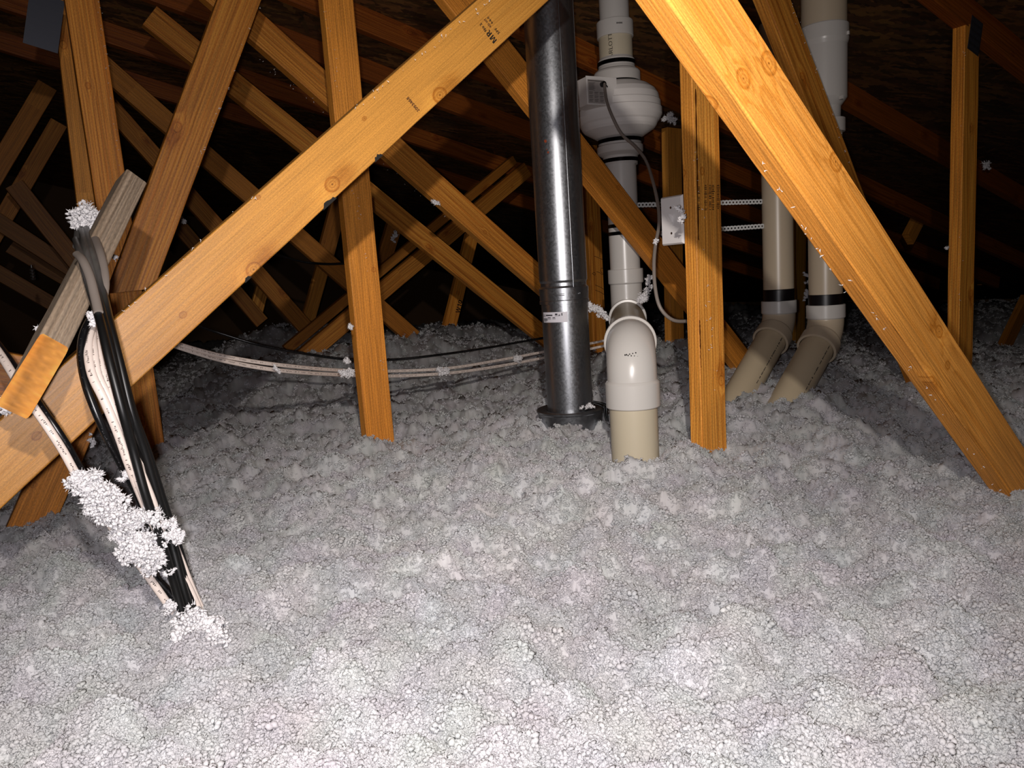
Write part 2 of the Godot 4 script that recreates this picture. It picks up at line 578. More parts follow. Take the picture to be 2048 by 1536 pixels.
func boards() -> void:
	var A := 1.235
	var B := 1.95
	var C := 2.45
	var D := 3.06
	var E := 3.68
	var G := 4.30
	# knots of the two bright boards, found where they stand
	var a0 := at(-60, 984, 1.27)
	var a1 := at(1130, -92, 1.27)
	var ax := (a1 - a0).normalized()
	var tt := N.cross(ax)
	var kn := []
	for k in [[665, 370, 0.0115, 1.0], [880, 192, 0.0125, 1.0], [508, 541, 0.0105, 1.0], [515, 394, 0.0035], [728, 237, 0.0034], [366, 631, 0.0048, 0.0], [73, 873, 0.0056]]:
		var p := at(k[0], k[1], 1.27) - a0
		var e := [p.dot(tt), p.dot(ax), k[2]]
		if k.size() > 3 and k[3] != 0.0:
			e.append(k[3])
		kn.append(e)
	var e0 := Vector3(0.90, 0.62, 0.27)
	var l0 := Vector3(0.72, 0.44, 0.14)
	M.brace = wood(512, 1400, 2.0, 11, 0.07, -0.12, 0.0085, kn, e0 * Vector3(1.0, 1.02, 1.06), l0, 0.16)
	M.brace.albedo_color = Color(0.85, 0.85, 0.84)
	M.brace.roughness = 0.42
	M.brace.metallic_specular = 0.55
	M.brace.heightmap_scale = 0.012
	var br := board("diagonal_brace", "brightest board, knotted golden 2x4 slanting from the left edge up to the metal flue", M.brace, a0, a1, {"v0": 0.0})
	for c in [[660, 408, 0.016, 0.008], [757, 316, 0.010, 0.007], [497, 560, 0.007, 0.005]]:
		var bf := Buf.new()
		var p := on_board(br, c[0], c[1], 1.27)
		p -= tt * (p.dot(tt) + (0.0445 if p.dot(tt) < 0 else -0.0445)) 
		var s := -1.0 if on_board(br, c[0], c[1], 1.27).dot(tt) < 0 else 1.0
		var out := []
		for k in 9:
			var x: float = lerpf(-1, 1, k / 8.0) * c[2]
			out.append(p + ax * x - tt * s * (c[3] * sqrt(1.0 - pow(absf(x) / c[2], 2.0)) * (0.6 + 0.5 * rng.randf())) + N * 0.0009)
		for k in 8:
			var q0: Vector3 = p + ax * lerpf(-1, 1, k / 8.0) * c[2] + tt * s * 0.0012
			var q1: Vector3 = p + ax * lerpf(-1, 1, (k + 1) / 8.0) * c[2] + tt * s * 0.0012
			var back := N * -0.02
			bf.flat([q0 + N * 0.0009, q1 + N * 0.0009, out[k + 1], out[k]] if s > 0 else [q1 + N * 0.0009, q0 + N * 0.0009, out[k], out[k + 1]])
			bf.flat([q0 + back, q1 + back, q1 + N * 0.0009, q0 + N * 0.0009] if s > 0 else [q1 + back, q0 + back, q0 + N * 0.0009, q1 + N * 0.0009])
		put("bark_patch", bf.mesh(), M.bark, br)
	# printing on it, read from the lower edge towards the upper one
	var up := -ax
	var right := (at(815, 196, 1.27) - at(837, 222, 1.27)).normalized()
	up = N.cross(right)
	letters(br, "2093468", on_board(br, 826, 209, 1.27) + N * 0.0006, right, up, 0.0062, tinted(M.ink, Color(0.30, 0.16, 0.05)))
	letters(br, "MR", on_board(br, 983, 74, 1.27) + N * 0.0006, right, up, 0.0125, M.ink)
	letters(br, "SPF", on_board(br, 994, 62, 1.27) + N * 0.0006, right, up, 0.006, M.ink)
	letters(br, "No 2", on_board(br, 966, 55, 1.27) + N * 0.0006, right, up, 0.0062, M.ink)
	letters(br, "KD-HT", on_board(br, 975, 46, 1.27) + N * 0.0006, right, up, 0.005, tinted(M.ink, Color(0.28, 0.13, 0.05)))
	letters(br, "4-8-0", on_board(br, 980, 41, 1.27) + N * 0.0006, right, up, 0.005, M.ink)

	var b0 := at(1236, -260, 0.6)
	var b1 := at(2110, 1052, 0.6)
	ax = (b1 - b0).normalized()
	tt = N.cross(ax)
	kn = []
	for k in [[1538, 125, 0.012, 0.0], [1486, 157, 0.010, 0.0], [1672, 322, 0.011, 0.0], [1878, 662, 0.009, -1.0], [1895, 730, 0.006, 0.0], [1862, 765, 0.008, 1.0], [1920, 852, 0.006, 0.0]]:
		var p := at(k[0], k[1], 0.6) - b0
		var e := [p.dot(tt), p.dot(ax), k[2]]
		if k[3] != 0.0:
			e.append(k[3])
		kn.append(e)
	M.beam = wood(512, 1400, 2.0, 23, -0.015, -0.075, 0.0060, kn, e0 * Vector3(1.0, 0.98, 1.0), l0 * 1.02, 0.5)
	board("diagonal_brace", "nearest board, wide-grained golden 2x4 crossing the right side down into the fluff", M.beam, b0, b1, {"v0": 0.0})

	# uprights
	var pa := board("upright_post", "upright board with the switch box on its left edge, before the radon riser", M.w0, at(1400, -260, A), at(1432, 985, A), {"v0": 0.25})
	for wn in [[1391, 178, 1397, 480, 0.0035], [1399, 640, 1402, 735, 0.0028]]:
		var bw := Buf.new()
		var w0 := on_board(pa, wn[0], wn[1], A) + N * 0.0003
		var w1 := on_board(pa, wn[2], wn[3], A) + N * 0.0003
		var prev := []
		for k in 25:
			var p := w0.lerp(w1, k / 24.0)
			var hw: Vector3 = U * wn[4] * rng.randf_range(0.35, 1.0)
			var cur := [p - hw, p + hw]
			if k > 0:
				bw.flat([prev[0], cur[0], cur[1], prev[1]])
			prev = cur
		put("wane_edge", bw.mesh(), tinted(M.w2, Color(0.42, 0.36, 0.32)), pa)
	var ink2 := tinted(M.ink, Color(0.20, 0.10, 0.04))
	for k in 5:
		var bf := Buf.new()
		var x: float = [1397, 1411, 1420, 1426, 1436][k]
		var y := 371.0
		while y < 422.0:
			var hgt := rng.randf_range(1.2, 3.0)
			if rng.randf() < 0.8:
				var p := on_board(pa, x, y, A) + N * 0.0004
				bf.box(p, U * rng.randf_range(0.0025, 0.0052), Vector3.UP * hgt * 0.00038, N * 0.0002)
			y += hgt + 1.1
		put("ink_stamp", bf.mesh(), ink2, pa)
	board("upright_post", "upright board left of centre, its foot in the fluff before the sagging white wires", tinted(M.w1, Color(1.00, 0.97, 0.92)), at(653, -250, 2.05), at(769, 960, 2.05), {"v0": 0.1})
	board("upright_post", "lone upright post near the right edge, standing under the dark rafter", tinted(M.w2, Color(1.00, 0.98, 0.90)), at(1946, 50, 1.17), at(1929, 830, 1.17), {"v0": 0.2})
	board("upright_post", "upright board at upper left rising behind the grey dusty stick", tinted(M.w0, Color(0.95, 0.91, 0.85)), at(135, -200, 2.55), at(307, 950, 2.55), {"v0": 0.4})
	board("upright_post", "dim upright board just left of and behind the upper-left post", M.w1, at(112, -200, 3.1), at(200, 560, 3.1))
	var pw := board("upright_post", "narrow upright board with handwritten marks between the flue and the riser", tinted(M.w2, Color(0.90, 0.86, 0.81)), at(1181, 290, 2.99), at(1205, 780, 2.99))
	var q := 2.99
	var nb := N * 0.0008
	strokes(pw, [[on_board(pw, 1188, 512, q) + nb, on_board(pw, 1200, 517, q) + nb, on_board(pw, 1207, 521, q) + nb], [on_board(pw, 1199, 503, q) + nb, on_board(pw, 1199, 514, q) + nb],
		[on_board(pw, 1193, 543, q) + nb, on_board(pw, 1200, 546, q) + nb, on_board(pw, 1205, 549, q) + nb, on_board(pw, 1207, 541, q) + nb, on_board(pw, 1203, 536, q) + nb, on_board(pw, 1201, 542, q) + nb, on_board(pw, 1205, 547, q) + nb],
		[on_board(pw, 1184, 547, q) + nb, on_board(pw, 1189, 545, q) + nb, on_board(pw, 1190, 550, q) + nb, on_board(pw, 1184, 547, q) + nb],
		[on_board(pw, 1190, 570, q) + nb, on_board(pw, 1200, 574, q) + nb, on_board(pw, 1208, 579, q) + nb], [on_board(pw, 1190, 580, q) + nb, on_board(pw, 1200, 584, q) + nb, on_board(pw, 1208, 589, q) + nb]], 0.0011, M.ink, "handwritten_mark")
	board("upright_post", "short upright board behind the switch box with fluff on its top end", M.w1, at(1349, 256, C), at(1356, 760, C))
	board("upright_post", "thin upright board glimpsed between the two beige vent pipes", tinted(M.w0, Color(0.80, 0.85, 0.75)), at(1604, 430, 2.75), at(1600, 740, 2.75))

	# falling to the right, one behind the other; the farther tints imitate dimmer light
	board("web_board", "steep dark-grained board tucked behind the nearest brace, before the wide vent pipe", tinted(M.w2, Color(0.85, 0.82, 0.77)), at(1485, -190, 1.264), at(1866, 800, 1.264))
	board("web_board", "sloping board that crosses in front of the riser below the radon fan", tinted(M.w1, Color(0.95, 0.91, 0.85)), at(860, -80, 1.84), at(1520, 762, 1.84), {"v0": 0.3})
	board("web_board", "pale board sloping down right to the flue, scuffed grey along its face", tinted(M.w0, Color(0.84, 0.81, 0.76)), at(380, -66, 2.37), at(1150, 618, 2.37), {"v0": 0.7})
	board("web_board", "cracked board sloping to the flue just above the sagging wires", tinted(M.w2, Color(0.84, 0.81, 0.76)), at(300, 30, D), at(1130, 703, D), {"v0": 0.15})
	board("web_board", "third sloping board from the flue, its foot in the fluff right of the middle post", tinted(M.w1, Color(0.80, 0.77, 0.72)), at(160, 90, E), at(830, 676, E))
	board("web_board", "dim sloping board ending in the fluff below the long golden brace", tinted(M.w0, Color(0.80, 0.77, 0.72)), at(215, 205, G), at(612, 655, G))
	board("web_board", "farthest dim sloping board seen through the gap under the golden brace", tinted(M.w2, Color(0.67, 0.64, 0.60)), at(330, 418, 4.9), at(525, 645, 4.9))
	# rising to the right; darker tints stand for light lost high up and far back
	board("web_board", "board slanting up right from behind the cable bundle to the top edge", tinted(M.w0, Color(0.76, 0.73, 0.68)), at(262, 582, B), at(505, -68, B), {"bevel": [-0.55, 0.0], "v0": 1.0})
	board("web_board", "orange board end rising from the fluff under the golden brace at far left", tinted(M.w1, Color(0.95, 0.91, 0.85)), at(35, 1115, 2.0), at(240, 640, 2.0))
	board("web_board", "lower of two stacked boards rising right, behind the middle post", tinted(M.w0, Color(0.80, 0.77, 0.72)), at(600, 722, E + 0.05), at(1056, 338, E + 0.05))
	board("web_board", "upper of two stacked boards rising right, seen as a strip behind the middle post", tinted(M.w1, Color(0.76, 0.73, 0.68)), at(574, 700, E + 0.05), at(1030, 319, E + 0.05), {"w": 0.05})
	var w10 := board("web_board", "small board marked W10 standing in the far fluff left of the flue", tinted(M.w2, Color(1.00, 0.96, 0.90)), at(897, 668, G), at(946, 470, G))
	right = (at(928, 570, G) - at(911, 640, G)).normalized()
	letters(w10, "W10", on_board(w10, 918, 613, G) + N * 0.0008, right, N.cross(right), 0.032, M.ink, "handwritten_mark")
	board("web_board", "far short board leaning right in the gap left of the middle post", M.w0, at(617, 640, 4.95), at(651, 520, 4.95))
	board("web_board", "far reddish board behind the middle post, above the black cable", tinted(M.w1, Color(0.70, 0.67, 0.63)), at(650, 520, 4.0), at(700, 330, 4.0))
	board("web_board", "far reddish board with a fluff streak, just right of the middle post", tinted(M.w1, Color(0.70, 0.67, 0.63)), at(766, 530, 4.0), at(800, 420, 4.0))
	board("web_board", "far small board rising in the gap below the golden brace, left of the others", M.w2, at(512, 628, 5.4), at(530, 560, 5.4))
	# left, in the dark; wood tinted down to stand in for missing light
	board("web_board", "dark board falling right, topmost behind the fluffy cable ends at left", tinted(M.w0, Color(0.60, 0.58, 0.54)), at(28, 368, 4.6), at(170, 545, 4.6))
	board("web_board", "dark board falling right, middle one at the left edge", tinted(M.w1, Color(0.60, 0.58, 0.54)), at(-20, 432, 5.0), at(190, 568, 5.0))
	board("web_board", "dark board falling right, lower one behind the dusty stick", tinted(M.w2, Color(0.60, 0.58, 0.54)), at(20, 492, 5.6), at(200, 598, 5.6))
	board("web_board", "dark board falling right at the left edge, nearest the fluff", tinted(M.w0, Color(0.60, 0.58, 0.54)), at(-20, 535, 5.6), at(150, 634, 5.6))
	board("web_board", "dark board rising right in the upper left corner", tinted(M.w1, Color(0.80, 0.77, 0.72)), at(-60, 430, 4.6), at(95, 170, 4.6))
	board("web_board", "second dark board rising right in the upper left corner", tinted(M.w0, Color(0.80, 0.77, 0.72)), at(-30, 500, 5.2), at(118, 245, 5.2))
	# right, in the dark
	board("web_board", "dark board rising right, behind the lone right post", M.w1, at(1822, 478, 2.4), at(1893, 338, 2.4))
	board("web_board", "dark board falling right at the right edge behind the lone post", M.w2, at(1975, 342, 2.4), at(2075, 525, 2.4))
	board("upright_post", "small dark upright stub far right beside a fluff heap", M.w0, at(1972, 480, 3.0), at(1968, 570, 3.0))
	board("web_board", "brown board end sticking out of the fluff at the right edge", tinted(M.w1, Color(0.80, 0.77, 0.72)), at(2003, 720, B), at(2060, 600, B))

	# top chords under the roof; shade up there is put into their dark tint
	var names := ["dark rafter on top of the lone right post", "dark rafter across the top, nearest behind the long golden brace", "second dark rafter back across the top", "third dark rafter back under the roof", "fourth dark rafter back under the roof", "fifth dark rafter back, dim under the roof", "farthest dim rafter under the roof"]
	var ds := [1.17, 1.75, 2.3, 2.75, 3.2, 3.84, 4.45]
	for k in 7:
		var u0 := -0.6
		var u1 := 6.4
		var y := 0.047
		var p0: Vector3 = EYE * Vector3(1, 0, 1) + U * u0 - N * ds[k] + Vector3.UP * (roof_y(u0) + y)
		var p1: Vector3 = EYE * Vector3(1, 0, 1) + U * u1 - N * ds[k] + Vector3.UP * (roof_y(u1) + y)
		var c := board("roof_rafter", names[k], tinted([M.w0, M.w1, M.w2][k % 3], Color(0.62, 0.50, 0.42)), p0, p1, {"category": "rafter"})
		if k == 0:
			nail_plate(c, on_board(c, 1950, 72, 1.17), 0.07, 0.10)
		if k == 3:
			nail_plate(c, on_board(c, 88, 44, 2.75), 0.09, 0.16)

	# the dusty stick that lies over the golden brace, and the board behind it
	var s0 := dz(84, 736, 0.905)
	var s1 := dz(274, 352, 1.24)
	var sa := (s1 - s0).normalized()
	var view := EYE - s0
	view = (view - sa * view.dot(sa)).normalized()
	board("wooden_stick", "grey dusty squared stick leaning over the golden brace at left, its slanting end pale", M.grey, s0, s1, {"w": 0.0365, "t": 0.034, "n": view.rotated(sa, deg_to_rad(12.0)), "bevel_in": [3.0, 0.0], "category": "stick", "end": M.cut})
	board("web_board", "level orange board at the left edge behind the white and black cables", tinted(M.w2, Color(0.62, 0.57, 0.52)), at(-120, 742, 1.36), at(78, 776, 1.36))

func nail_plate(o: Node3D, c: Vector3, w: float, h: float) -> void:
	var bf := Buf.new()
	var a: Vector3 = o.get_meta("ax")
	var t: Vector3 = o.get_meta("tt")
	bf.box(c + N * 0.0008, a * w * 0.5, t * h * 0.5, N * 0.0006)
	for i in int(w / 0.008):
		for j in int(h / 0.02):
			bf.box(c + N * 0.0016 + a * (i * 0.008 - w * 0.5 + 0.004) + t * (j * 0.02 - h * 0.5 + 0.01), a * 0.0015, t * 0.006, N * 0.0006)
	put("nail_plate", bf.mesh(), plain(Color(0.33, 0.34, 0.38), 0.5, 0.8), o)


# ---------------------------------------------------------------- pipes
func ring(r: float, y0: float, y1: float, c := 0.0015) -> Array:
	return [[r - 0.006, y0], [r - c, y0], [r, y0 + c], [r, y1 - c], [r - c, y1], [r - 0.006, y1]]

func patch(axis_r: float, y0: float, y1: float, a0: float, a1: float, mat: Material, called: String, parent: Node3D, n := 16) -> void:   # a sheet bent round an upright cylinder
	var bf := Buf.new()
	for i in n + 1:
		var a := lerpf(a0, a1, float(i) / n)
		var c := Vector3(sin(a), 0, cos(a))
		for y in [y0, y1]:
			bf.add(c * axis_r + Vector3.UP * y, c, Vector2(float(i) / n, 0.0 if y == y1 else 1.0))
	for i in n:
		bf.quad(2 * i, 2 * i + 2, 2 * i + 3, 2 * i + 1)
	put(called, bf.mesh(), mat, parent)

func flue() -> void:
	var p := dz(1134, 700, 2.22)
	p.y = 0.0
	var r := 0.0700
	var top := roof_y(truss_uv(p).x) + 0.09
	var seam := yat(p, 572) 
	var o := base("metal_flue", Vector3(p.x, 0.12, p.z), "shiny galvanized metal flue pipe rising through the attic with a collar at its foot", "flue")
	var y := func(py: float) -> float: return yat(p, py) - 0.12
	var ys: float = y.call(574)
	put("upper_pipe", lathe([[r, top - 0.12], [r, ys + 0.02], [r - 0.003, ys + 0.013], [r - 0.003, ys + 0.004], [r, ys]].map(func(q): return q), 64), M.galv, o)
	var yc: float = y.call(815)
	put("lower_pipe", lathe([[r - 0.002, -0.1], [r - 0.002, ys - 0.045], [r + 0.0025, ys - 0.047], [r + 0.0025, ys - 0.038], [r + 0.0012, ys - 0.036], [r + 0.0025, ys - 0.002], [r, ys]], 64), M.galv, o)
	put("storm_collar", lathe([[r + 0.020, yc - 0.075], [r + 0.027, yc - 0.012], [r + 0.030, yc - 0.009], [r + 0.031, yc - 0.003], [r + 0.028, yc], [r + 0.012, yc - 0.002], [r, yc - 0.004]], 64), M.galv, o)
	# towards the camera
	var f := atan2(-p.x, -p.z)
	var bf := Buf.new()
	var slot := []
	for i in 9:
		var a := f + lerpf(-0.42, 0.02, i / 8.0)
		slot.append(Vector3(sin(a), 0, cos(a)) * (r + 0.0026) + Vector3.UP * (ys - 0.020))
	tube_into(bf, PackedVector3Array(slot), 0.0028, 0.0012, 8, Vector3.UP)
	put("locking_tab", bf.mesh(), M.galv, o)
	bf = Buf.new()
	var sa := f + 0.42
	var sd := Vector3(sin(sa), 0, cos(sa))
	tube_into(bf, PackedVector3Array([sd * r + Vector3.UP * (ys + 0.0), sd * r + Vector3.UP * (top - 0.12)]), 0.0016, 0.0012, 8, sd.cross(Vector3.UP))
	put("seam", bf.mesh(), M.galv, o)
	for k in [[0.62, -0.020], [0.68, -0.019]]:
		var c := Vector3(sin(f + k[0]), 0, cos(f + k[0]))
		var sm := SphereMesh.new()
		sm.radius = 0.0022
		sm.height = 0.0044
		sm.radial_segments = 12
		sm.rings = 6
		put("rivet", sm, M.galv, o, c * (r + 0.0026) + Vector3.UP * (ys + k[1]))
	var lab := plain(Color.WHITE, 0.5)
	var im := Image.create(160, 72, false, Image.FORMAT_RGB8)
	im.fill(Color(0.88, 0.87, 0.90))
	var dk := Color(0.25, 0.24, 0.27)
	for q in [[2, 18, 24, 3], [2, 26, 22, 3], [28, 17, 48, 9], [42, 36, 22, 5], [76, 36, 16, 5], [42, 46, 24, 3], [74, 45, 20, 3], [4, 42, 36, 18], [2, 62, 30, 3], [92, 10, 14, 12], [112, 16, 10, 3], [112, 22, 9, 4], [90, 26, 30, 2]]:
		im.fill_rect(Rect2i(q[0], q[1], q[2], q[3]), dk)
	im.fill_rect(Rect2i(128, 8, 5, 18), Color(0.05, 0.05, 0.07))
	for k in 9:
		im.fill_rect(Rect2i(4 + k * 4, 42, 2, 18), Color(0.7, 0.7, 0.72))
	lab.albedo_texture = ImageTexture.create_from_image(im)
	patch(r - 0.0012, y.call(641) as float, y.call(621) as float, f - 1.15, f + 0.10, lab, "paper_label", o)
	for k in [[-0.40, 289, 0.0042], [-0.32, 311, 0.0030], [-0.37, 305, 0.0016]]:
		var c := Vector3(sin(f + k[0]), 0, cos(f + k[0]))
		var b2 := Buf.new()
		var yy: float = y.call(k[1])
		var pts := []
		for i in 9:
			var a := TAU * i / 9.0
			var rr: float = k[2] * rng.randf_range(0.6, 1.1)
			pts.append(c * (r + 0.0007) + c.cross(Vector3.UP) * cos(a) * rr + Vector3.UP * (yy + sin(a) * rr * 1.25))
		b2.flat(pts)
		put("rust_spot", b2.mesh(), M.rust, o)
	# black wires clipped to the collar
	var cl := base("wire_clip", dz(1200, 806, 2.17), "black wire clip hooked on the flue collar beside the white pipe", "clip")
	var c0 := cl.position
	bf = Buf.new()
	for w in [[[1186, 803], [1200, 806], [1212, 811], [1214, 822]], [[1186, 806], [1203, 812], [1210, 818]], [[1208, 812], [1210, 830], [1213, 842]], [[1212, 814], [1214, 832], [1215, 843]]]:
		var pp := []
		for k in w:
			pp.append(dz(k[0], k[1], 2.17) - c0)
		tube_into(bf, smooth_path(pp), 0.0032, 0.0032, 8)
	put("wire", bf.mesh(), M.rubber, cl)

func hub_arc(bf: Buf, path: PackedVector3Array, r: float) -> void:
	tube_into(bf, path, r, r, 40, Vector3.RIGHT, false)

func riser() -> void:
	# the wide white elbow in front, then back to the riser that carries the fan
	var p := dz(1266, 800, 1.80)
	p.y = 0.0
	var q := dz(1248, 480, 2.60)
	q.y = 0.0
	var g := 0.12
	var o := base("radon_pipe", Vector3(p.x, g, p.z), "white radon vent pipe with an elbow, running back and up to the fan", "pipe")
	var r := 0.0572
	var y := func(py: float) -> float: return yat(p, py) - g
	var yh0: float = y.call(812)       # front of the hub's lower rim, seen from above
	var yh1: float = y.call(762)
	put("lower_pipe", lathe([[r, 0.0], [r, yh0 + 0.02]], 48), M.cream, o)
	put("elbow_hub", lathe([[r, yh0 + 0.001], [r + 0.0065, yh0], [r + 0.0075, yh0 + 0.0015], [r + 0.0075, yh1 - 0.003], [r + 0.004, yh1 + 0.002], [r + 0.002, yh1 + 0.004]], 48), M.pvc, o)
	var off := q - p
	var dir := off.normalized()
	var R0 := 0.078
	var yc: float = y.call(692)          # height of the level run
	var path := PackedVector3Array()
	path.append(Vector3.UP * (yh1 - 0.01))
	for i in 17:
		var a := PI * 0.5 * i / 16.0
		path.append(Vector3.UP * (yc - R0 + sin(a) * R0) + dir * (R0 - cos(a) * R0))
	path.append(Vector3.UP * yc + dir * (R0 + 0.018))
	var bf := Buf.new()
	tube_into(bf, path, r + 0.002, r + 0.002, 48, dir.cross(Vector3.UP), false)
	put("front_elbow", bf.mesh(), M.pvc, o)
	var hb := Transform3D(Basis(Vector3.UP.cross(dir), dir, Vector3.UP).orthonormalized(), Vector3.UP * yc + dir * (R0 + 0.016))
	bf = Buf.new()
	lathe_into(bf, [[r + 0.001, -0.002], [r + 0.0075, 0.0], [r + 0.0085, 0.002], [r + 0.0085, 0.045], [r + 0.007, 0.047], [r - 0.004, 0.047]], 48, hb)
	put("hub", bf.mesh(), M.pvc, o)
	# the level run and the second elbow, narrower, in the riser
	var r2 := 0.0520
	var yb: float = yat(q, 640) - g + 0.012
	var run := off.length()
	var pth := PackedVector3Array([Vector3.UP * yc + dir * (R0 + 0.03), Vector3.UP * lerpf(yc, yb, 0.5) + dir * (R0 + (run - R0) * 0.45), Vector3.UP * yb + dir * (run - 0.10)])
	bf = Buf.new()
	tube_into(bf, pth, r - 0.001, r - 0.001, 48, dir.cross(Vector3.UP), false)
	put("level_run", bf.mesh(), M.cream, o)
	hb.origin = Vector3.UP * yb + dir * (run - 0.105)
	bf = Buf.new()
	lathe_into(bf, [[r - 0.004, -0.001], [r + 0.0055, 0.0], [r + 0.007, 0.002], [r + 0.007, 0.035], [r2 + 0.002, 0.04]], 48, hb)
	put("hub", bf.mesh(), M.pvc, o)
	path = PackedVector3Array()
	path.append(Vector3.UP * yb + dir * (run - 0.085))
	for i in 13:
		var a := PI * 0.5 * i / 12.0
		path.append(off + Vector3.UP * (yb + 0.065 - cos(a) * 0.065) + dir * (-0.065 + sin(a) * 0.065))
	path.append(off + Vector3.UP * (yat(q, 590) - g))
	bf = Buf.new()
	tube_into(bf, path, r2 + 0.003, r2 + 0.003, 48, dir.cross(Vector3.UP), false)
	put("rear_elbow", bf.mesh(), M.pvc, o)
	var z := func(py: float) -> float: return yat(q, py) - g
	var y0: float = z.call(590)
	var y1: float = z.call(566)
	var y2: float = z.call(538)
	bf = Buf.new()
	var tq := Transform3D(Basis(), off)
	lathe_into(bf, [[r2 + 0.003, y0 - 0.03], [r2 + 0.003, y1 - 0.004], [r2 + 0.008, y1], [r2 + 0.009, y1 + 0.002], [r2 + 0.009, y2 - 0.002], [r2 + 0.007, y2], [r2 - 0.002, y2]], 48, tq)
	put("riser_hub", bf.mesh(), M.pvc, o)
	var yt: float = z.call(314)
	put("riser_pipe", lathe([[r2, y1], [r2, yt]], 48, tq), M.pvc, o)
	for py in [452, 467]:
		var yb2: float = z.call(py)
		put("hanger_band", lathe([[r2, yb2 - 0.006], [r2 + 0.0015, yb2 - 0.006], [r2 + 0.0015, yb2 + 0.006], [r2, yb2 + 0.006]], 40, tq), plain(Color(0.10, 0.10, 0.10), 0.35, 0.8), o)
	# small print stamped on the elbow
	bf = Buf.new()
	for k in 9:
		var a := atan2(-dir.x, -dir.z) + (k - 4) * 0.06
		bf.box(Vector3.UP * (yc - R0 + 0.062 + k * 0.0006 * (1 if k % 2 else -1)) + dir * 0.014 + Vector3(sin(a), 0, cos(a)) * (r + 0.0022), Vector3(cos(a), 0, -sin(a)) * 0.0012, Vector3.UP * 0.0022 * rng.randf_range(0.5, 1.0), Vector3(sin(a), 0, cos(a)) * 0.0006)
	put("print", bf.mesh(), M.ink, o)

	# the fan with its rubber couplings, and the pipe above it
	var fan := base("radon_fan", Vector3(q.x, 1.0, q.z), "round white inline radon fan with a square control box, on the riser", "fan")
	var s := func(py: float) -> float: return yat(q, py) - 1.0
	var fy := func(e: Array) -> float: return yat(q, e[1] + (540.0 - e[1]) * e[0] / 1500.0) - 1.0     # seen on the near side of a ring e[0] pixels in radius
	var kpx := 2.53 / F
	var body := []
	for e in [[69, 160], [74, 163], [82, 168], [78, 170]]:
		pass
	# outlines read off the fan: half width in pixels at its distance, and height in the picture
	var prof := [[36, 283], [37, 279], [47, 276], [70, 262], [74, 257], [77, 250], [80, 247], [84, 240], [86, 236], [86, 224], [84, 222], [83.5, 210], [82, 208], [80, 196], [74, 186], [62, 176], [48, 170], [40, 168], [39, 160]]
	var pr := []
	for e in prof:
		pr.append([e[0] * kpx, s.call(e[1])])
	put("fan_housing", lathe(pr, 64), M.fan, fan)
	pr = []
	for e in [[34, 326], [35, 308], [40, 304], [45, 300], [46, 298], [46, 286], [43, 284], [43, 279], [41, 277], [36, 276]]:
		pr.append([e[0] * kpx, fy.call(e)])
	put("lower_coupling", lathe(pr, 48), plain(Color(0.78, 0.76, 0.74), 0.55), fan)
	pr = []
	for e in [[38, 170], [41, 168], [41, 156], [45, 155], [46, 153], [46, 136], [44, 133], [38, 131], [37, 128], [36, 126], [36, 112], [34, 110], [33, 108]]:
		pr.append([e[0] * kpx, fy.call(e)])
	put("upper_coupling", lathe(pr, 48), plain(Color(0.78, 0.76, 0.74), 0.55), fan)
	var bn := plain(Color(0.10, 0.095, 0.09), 0.22, 0.9)
	for e in [[44.0, 276.0], [36.0, 317.0], [37.0, 119.0], [41.8, 157.0]]:
		var yy: float = fy.call(e)
		var rr: float = e[0] * kpx
		put("clamp_band", lathe([[rr, yy - 0.0065], [rr + 0.0018, yy - 0.006], [rr + 0.0018, yy + 0.006], [rr, yy + 0.0065]], 48), bn, fan)
	var upp := Buf.new()
	lathe_into(upp, [[33 * kpx, s.call(122)], [33 * kpx, s.call(60)]], 48)
	put("upper_pipe", upp.mesh(), M.cream, fan)
	put("top_hub", lathe([[30 * kpx, fy.call([36, 66])], [35 * kpx, fy.call([36, 65.5])], [36 * kpx, fy.call([36, 64])], [36 * kpx, fy.call([36, 34])], [35 * kpx, fy.call([36, 32])], [29 * kpx, fy.call([36, 31])]], 48), M.pvc, fan)
	put("top_pipe", lathe([[29 * kpx, s.call(60)], [29 * kpx, roof_y(truss_uv(q).x) + 0.09 - 1.0]], 48), M.pvc, fan)
	bent_text(fan, "ARLOTT", 33 * kpx + 0.0004, fy.call([33, 90]), atan2(-q.x, -q.z) - 0.30, 0.0125, 0.080)
	bf = Buf.new()
	for k in 6:
		var a := atan2(-q.x, -q.z) + 0.12 + k * 0.055
		var c := Vector3(sin(a), 0, cos(a))
		bf.box(c * (36 * kpx + 0.0003) + Vector3.UP * (fy.call([36, 46]) as float), c.cross(Vector3.UP) * 0.0011, Vector3.UP * 0.0030 * rng.randf_range(0.5, 1.0), c * 0.0004)
	put("print", bf.mesh(), M.ink, fan)
	# control box: a flat-faced housing let into the shoulder, facing left and forward
	var fn := (EYE - q) * Vector3(1, 0, 1)
	fn = fn.normalized().rotated(Vector3.UP, deg_to_rad(36.0))
	var fr := Vector3.UP.cross(fn).normalized()
	var c0 := q - Vector3.UP * q.y
	var ctr: Vector3 = dz(1203, 183, 2.385) - fan.position
	var hw := 0.056
	var hh := 0.042
	bf = Buf.new()
	bf.box(ctr - fn * 0.040, fr * hw, Vector3.UP * hh, fn * 0.040)
	put("control_box", bf.mesh(), M.fan, fan)
	bf = Buf.new()
	bf.box(ctr + fn * 0.0012 + Vector3.UP * 0.001, fr * (hw + 0.002), Vector3.UP * (hh + 0.001), fn * 0.0012)
	put("box_cover", bf.mesh(), M.fan, fan)
	var im := Image.create(128, 128, false, Image.FORMAT_RGB8)
	im.fill(Color(0.70, 0.68, 0.67))
	var dk := Color(0.40, 0.385, 0.38)
	im.fill_rect(Rect2i(4, 4, 120, 5), dk)
